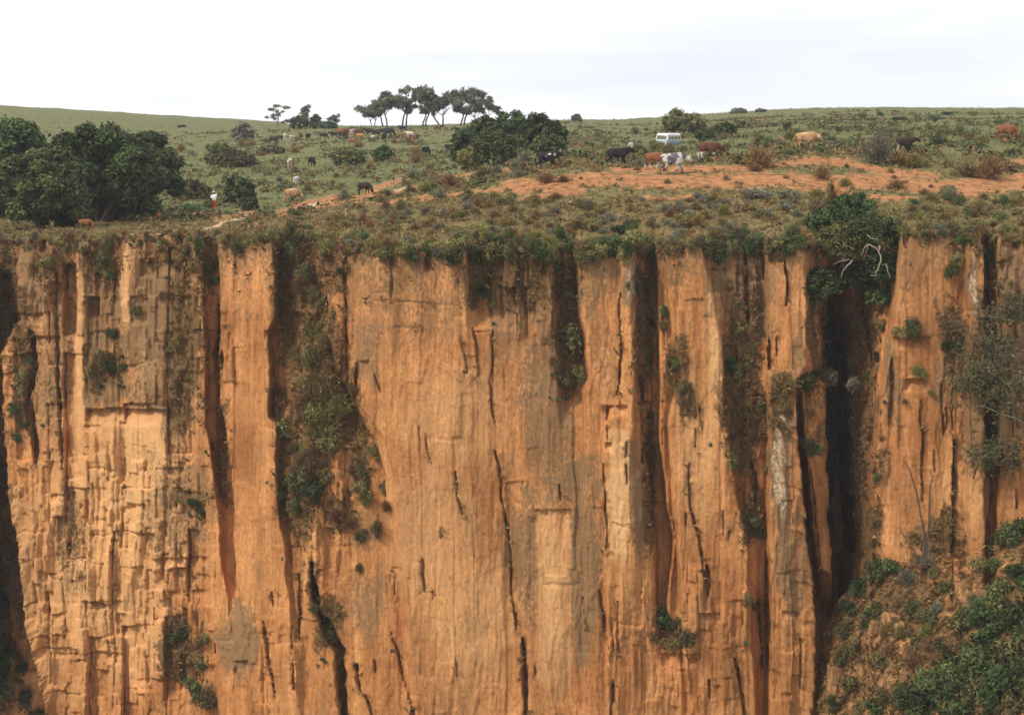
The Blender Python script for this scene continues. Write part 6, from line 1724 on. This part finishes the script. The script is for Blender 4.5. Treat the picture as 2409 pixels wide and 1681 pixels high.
# ---------------------------------------------------------------- person in white
def person():
    d = 239.0
    p = ground_at(507, 500, d)
    root = empty('person', p, math.radians(100), 1.0)
    tag(root, 'person in white shirt and orange trousers walking away beside the pale track, leaning forward', 'person')
    skin = mat_plain('skin_dark', (.075, .038, .024), .6, .1, 10)
    white = mat_plain('white_cloth', (.80, .80, .82), .85, .05, 8)
    orange = mat_plain('orange_cloth', (.46, .105, .038), .85, .12, 8)
    V, E, R, ix = [], [], [], {}
    def add(n, q, r, par=None):
        ix[n] = len(V); V.append(q); R.append(r)
        if par: E.append((ix[par], ix[n]))
    add('pelvis', (0, 0, .93), (.13, .16)); add('waist', (.05, 0, 1.10), (.12, .14), 'pelvis'); add('chest', (.12, 0, 1.32), (.13, .17), 'waist'); add('neck', (.20, 0, 1.49), .055, 'chest')
    add('head', (.27, 0, 1.58), (.095, .085), 'neck'); add('crown', (.30, 0, 1.69), (.085, .08), 'head')
    for s, ph in ((1, 1), (-1, -1)):
        add('shd%d' % s, (.12, .20 * s, 1.40), .07, 'chest'); add('elb%d' % s, (.08 - .12 * ph, .25 * s, 1.13), .045, 'shd%d' % s); add('wri%d' % s, (.20 - .18 * ph, .25 * s, .90), .032, 'elb%d' % s)
        add('pal%d' % s, (.23 - .19 * ph, .25 * s, .83), (.02, .04), 'wri%d' % s)
        for k in range(4): add('f%d%d' % (s, k), (.25 - .19 * ph + .012 * k, (.22 + .02 * k) * s, .74 + .008 * abs(k - 1)), .009, 'pal%d' % s)
        add('t%d' % s, (.27 - .19 * ph, .21 * s, .80), .01, 'wri%d' % s)
        add('hip%d' % s, (0, .09 * s, .88), .10, 'pelvis'); add('kne%d' % s, (.10 + .14 * ph, .09 * s, .50), .065, 'hip%d' % s); add('ank%d' % s, (-.04 + .26 * ph, .09 * s, .10), .042, 'kne%d' % s); add('toe%d' % s, (.10 + .26 * ph, .10 * s, .035), .04, 'ank%d' % s)
    link('body', skin_mesh('body', V, E, R, 0, 2, skin), root)
    n = ['pelvis', 'waist', 'chest', 'shd1', 'elb1', 'shd-1', 'elb-1']
    loc = [V[ix[k]] for k in n]; loc[0] = (0, 0, .90)
    link('shirt', skin_mesh('shirt', loc, [(0, 1), (1, 2), (2, 3), (3, 4), (2, 5), (5, 6)], [(.165, .195), (.165, .185), (.165, .205), .10, .075, .10, .075], 0, 2, white), root)
    n = ['pelvis', 'hip1', 'kne1', 'ank1', 'hip-1', 'kne-1', 'ank-1']
    link('trousers', skin_mesh('trousers', [V[ix[k]] for k in n], [(0, 1), (1, 2), (2, 3), (0, 4), (4, 5), (5, 6)], [(.15, .18), .125, .095, .075, .125, .095, .075], 0, 2, orange), root)
    hc = [V[ix['head']], (.30, 0, 1.66), V[ix['crown']]]
    link('hat', skin_mesh('hat', [(.285, 0, 1.64), (.30, 0, 1.69), (.315, 0, 1.76)], [(0, 1), (1, 2)], [.12, .105, .07], 0, 2, white), root)
person()

# ---------------------------------------------------------------- van
def bevel_box(name, x0, x1, y0, y1, z0, z1, mat, bev=.08, taper=None, seg=3):
    bm = bmesh.new()
    bmesh.ops.create_cube(bm, size=1.0)
    for v in bm.verts:
        top = v.co.z > 0
        a0, a1, b0, b1 = x0, x1, y0, y1
        if taper and top: a0, a1, b0, b1 = x0 + taper[0], x1 - taper[1], y0 + taper[2], y1 - taper[2]
        v.co = Vector((a0 if v.co.x < 0 else a1, b0 if v.co.y < 0 else b1, z1 if top else z0))
    if bev: bmesh.ops.bevel(bm, geom=bm.edges[:], offset=bev, segments=seg, profile=.6, affect='EDGES')
    me = bpy.data.meshes.new(name); bm.to_mesh(me); bm.free()
    for p in me.polygons: p.use_smooth = True
    me.materials.append(mat)
    return me

def van():
    d = 356.0
    p = ground_at(1570, 350, d)
    p.z = float(unproj(1570, 313, d)[2]) - 2.0
    root = empty('van', p, math.radians(-118), 1.0)
    tag(root, 'white-topped minibus with blue-grey lower body parked behind the scrub', 'van')
    white = mat_plain('van_white', (.78, .77, .73), .35, .05, 3, .5); blue = mat_plain('van_blue', (.20, .29, .38), .35, .08, 3, .5); glass = mat_plain('van_glass', (.10, .085, .06), .12, .1, 2, .6); black = mat_plain('rubber', (.02, .02, .02), .8); chrome = mat_plain('chrome', (.55, .55, .55), .25, .05, 3, .5, .9)
    lamp = mat_plain('lamp_glass', (.7, .7, .66), .15); red = mat_plain('tail_light_red', (.35, .02, .02), .25)
    link('lower_body', bevel_box('lower_body', -2.15, 2.15, -.86, .86, .32, 1.08, blue, .12), root)
    up_ = link('upper_body', bevel_box('upper_body', -2.13, 2.10, -.845, .845, 1.05, 1.98, white, .20, (.10, .28, .10)), root)
    link('rear_panel', bevel_box('rear_panel', -2.19, -2.10, -.80, .80, .50, 1.30, white, .05), root)
    for s in (1, -1):
        for i, x in enumerate((-1.45, -.55, .35, 1.20)):
            w = link('window', bevel_box('window', x - .36, x + .36, -.02, .02, -.22, .22, glass, .015), root)
            w.location = (0, s * .808, 1.46); w.rotation_euler = (s * .11, 0, 0)
        for x in (-1.25, 1.25):
            wh = link('wheel', bevel_box('hub', -.15, .15, -.03, .03, -.15, .15, chrome, .03), root)
            wh.location = (x, s * .84, .32)
            bm = bmesh.new(); bmesh.ops.create_cone(bm, cap_ends=True, segments=24, radius1=.32, radius2=.32, depth=.2)
            bmesh.ops.bevel(bm, geom=[e for e in bm.edges if len(e.link_faces) == 2 and abs(e.calc_face_angle(0)) > 1], offset=.04, segments=2, affect='EDGES')
            me = bpy.data.meshes.new('tyre'); bm.to_mesh(me); bm.free(); me.materials.append(black)
            t = link('tyre', me, wh); t.rotation_euler = (math.pi / 2, 0, 0); t.location = (0, -s * .09, 0)
        h = link('headlight', bevel_box('headlight', 2.12, 2.19, -.11, .11, -.11, .11, lamp, .03), root); h.location = (0, s * .6, .78)
        t = link('tail_light', bevel_box('tail_light', -2.23, -2.17, -.06, .06, -.12, .12, red, .02), root); t.location = (0, s * .70, .80)
    w = link('windscreen', bevel_box('windscreen', -.02, .02, -.66, .66, -.26, .26, glass, .015), root); w.location = (1.97, 0, 1.47); w.rotation_euler = (0, -.30, 0)
    w = link('rear_window', bevel_box('rear_window', -.02, .02, -.36, .36, -.16, .16, glass, .015), root); w.location = (-2.105, 0, 1.50); w.rotation_euler = (0, .11, 0)
    link('bumper', bevel_box('bumper', 2.14, 2.27, -.84, .84, .38, .52, chrome, .04), root)
    link('bumper', bevel_box('bumper', -2.27, -2.14, -.84, .84, .38, .52, chrome, .04), root)
van()
# ---------------------------------------------------------------- air
def haze_box():
    bm = bmesh.new()
    bmesh.ops.create_cube(bm, size=1.0)
    x0, x1, y0, y1, z0, z1 = -1200, 1200, -150, 1600, -60, 75
    for v in bm.verts:
        v.co = Vector((x0 if v.co.x < 0 else x1, y0 if v.co.y < 0 else y1, z0 if v.co.z < 0 else z1))
    me = bpy.data.meshes.new('haze'); bm.to_mesh(me); bm.free()
    m, nd, lk = new_mat('haze_air')
    pv = nd.new('ShaderNodeVolumePrincipled')
    pv.inputs['Color'].default_value = (0.93, 0.95, 1.0, 1)
    pv.inputs['Density'].default_value = HAZE
    pv.inputs['Anisotropy'].default_value = 0.2
    o_ = nd.new('ShaderNodeOutputMaterial')
    lk.new(pv.outputs['Volume'], o_.inputs['Volume'])
    me.materials.append(m)
    o = link('haze', me)
    tag(o, 'thin pale haze over the plateau and valley', 'haze', None, 'stuff')
HAZE = 0.00013
haze_box()
scene.cycles.volume_bounces = 0

# labels that several look-alikes would share get their place in the row
ORD = ['leftmost', 'second from left', 'third from left', 'fourth from left', 'fifth from left', 'sixth from left', 'seventh from left', 'eighth from left', 'ninth from left', 'tenth from left', 'eleventh from left', 'twelfth from left', 'thirteenth from left', 'fourteenth from left', 'fifteenth from left', 'sixteenth from left', 'seventeenth from left', 'eighteenth from left', 'nineteenth from left', 'twentieth from left']
_T = ['twenty', 'thirty', 'forty']
_U = ['', 'first', 'second', 'third', 'fourth', 'fifth', 'sixth', 'seventh', 'eighth', 'ninth']
for t_ in _T:
    for i_ in range(1, 10): ORD.append(t_ + '-' + _U[i_] + ' from left')
    ORD.append({'twenty': 'thirtieth', 'thirty': 'fortieth', 'forty': 'fiftieth'}[t_] + ' from left')
by = {}
for o in bpy.data.objects:
    if o.parent is None and o.get('label') and o.get('group'):
        by.setdefault(o['label'], []).append(o)
for lab, os_ in by.items():
    if len(os_) < 2: continue
    os_.sort(key=lambda o: o.location.x / max(o.location.y, 1))
    if len(os_) > len(ORD): continue
    for i, o in enumerate(os_):
        w = ORD[i] if i < len(os_) - 1 else 'rightmost'
        o['label'] = w + ' ' + lab if len((w + ' ' + lab).split()) <= 16 else w + ' ' + ' '.join(lab.replace('on the cliff edge ', '').replace('the ', '').split())
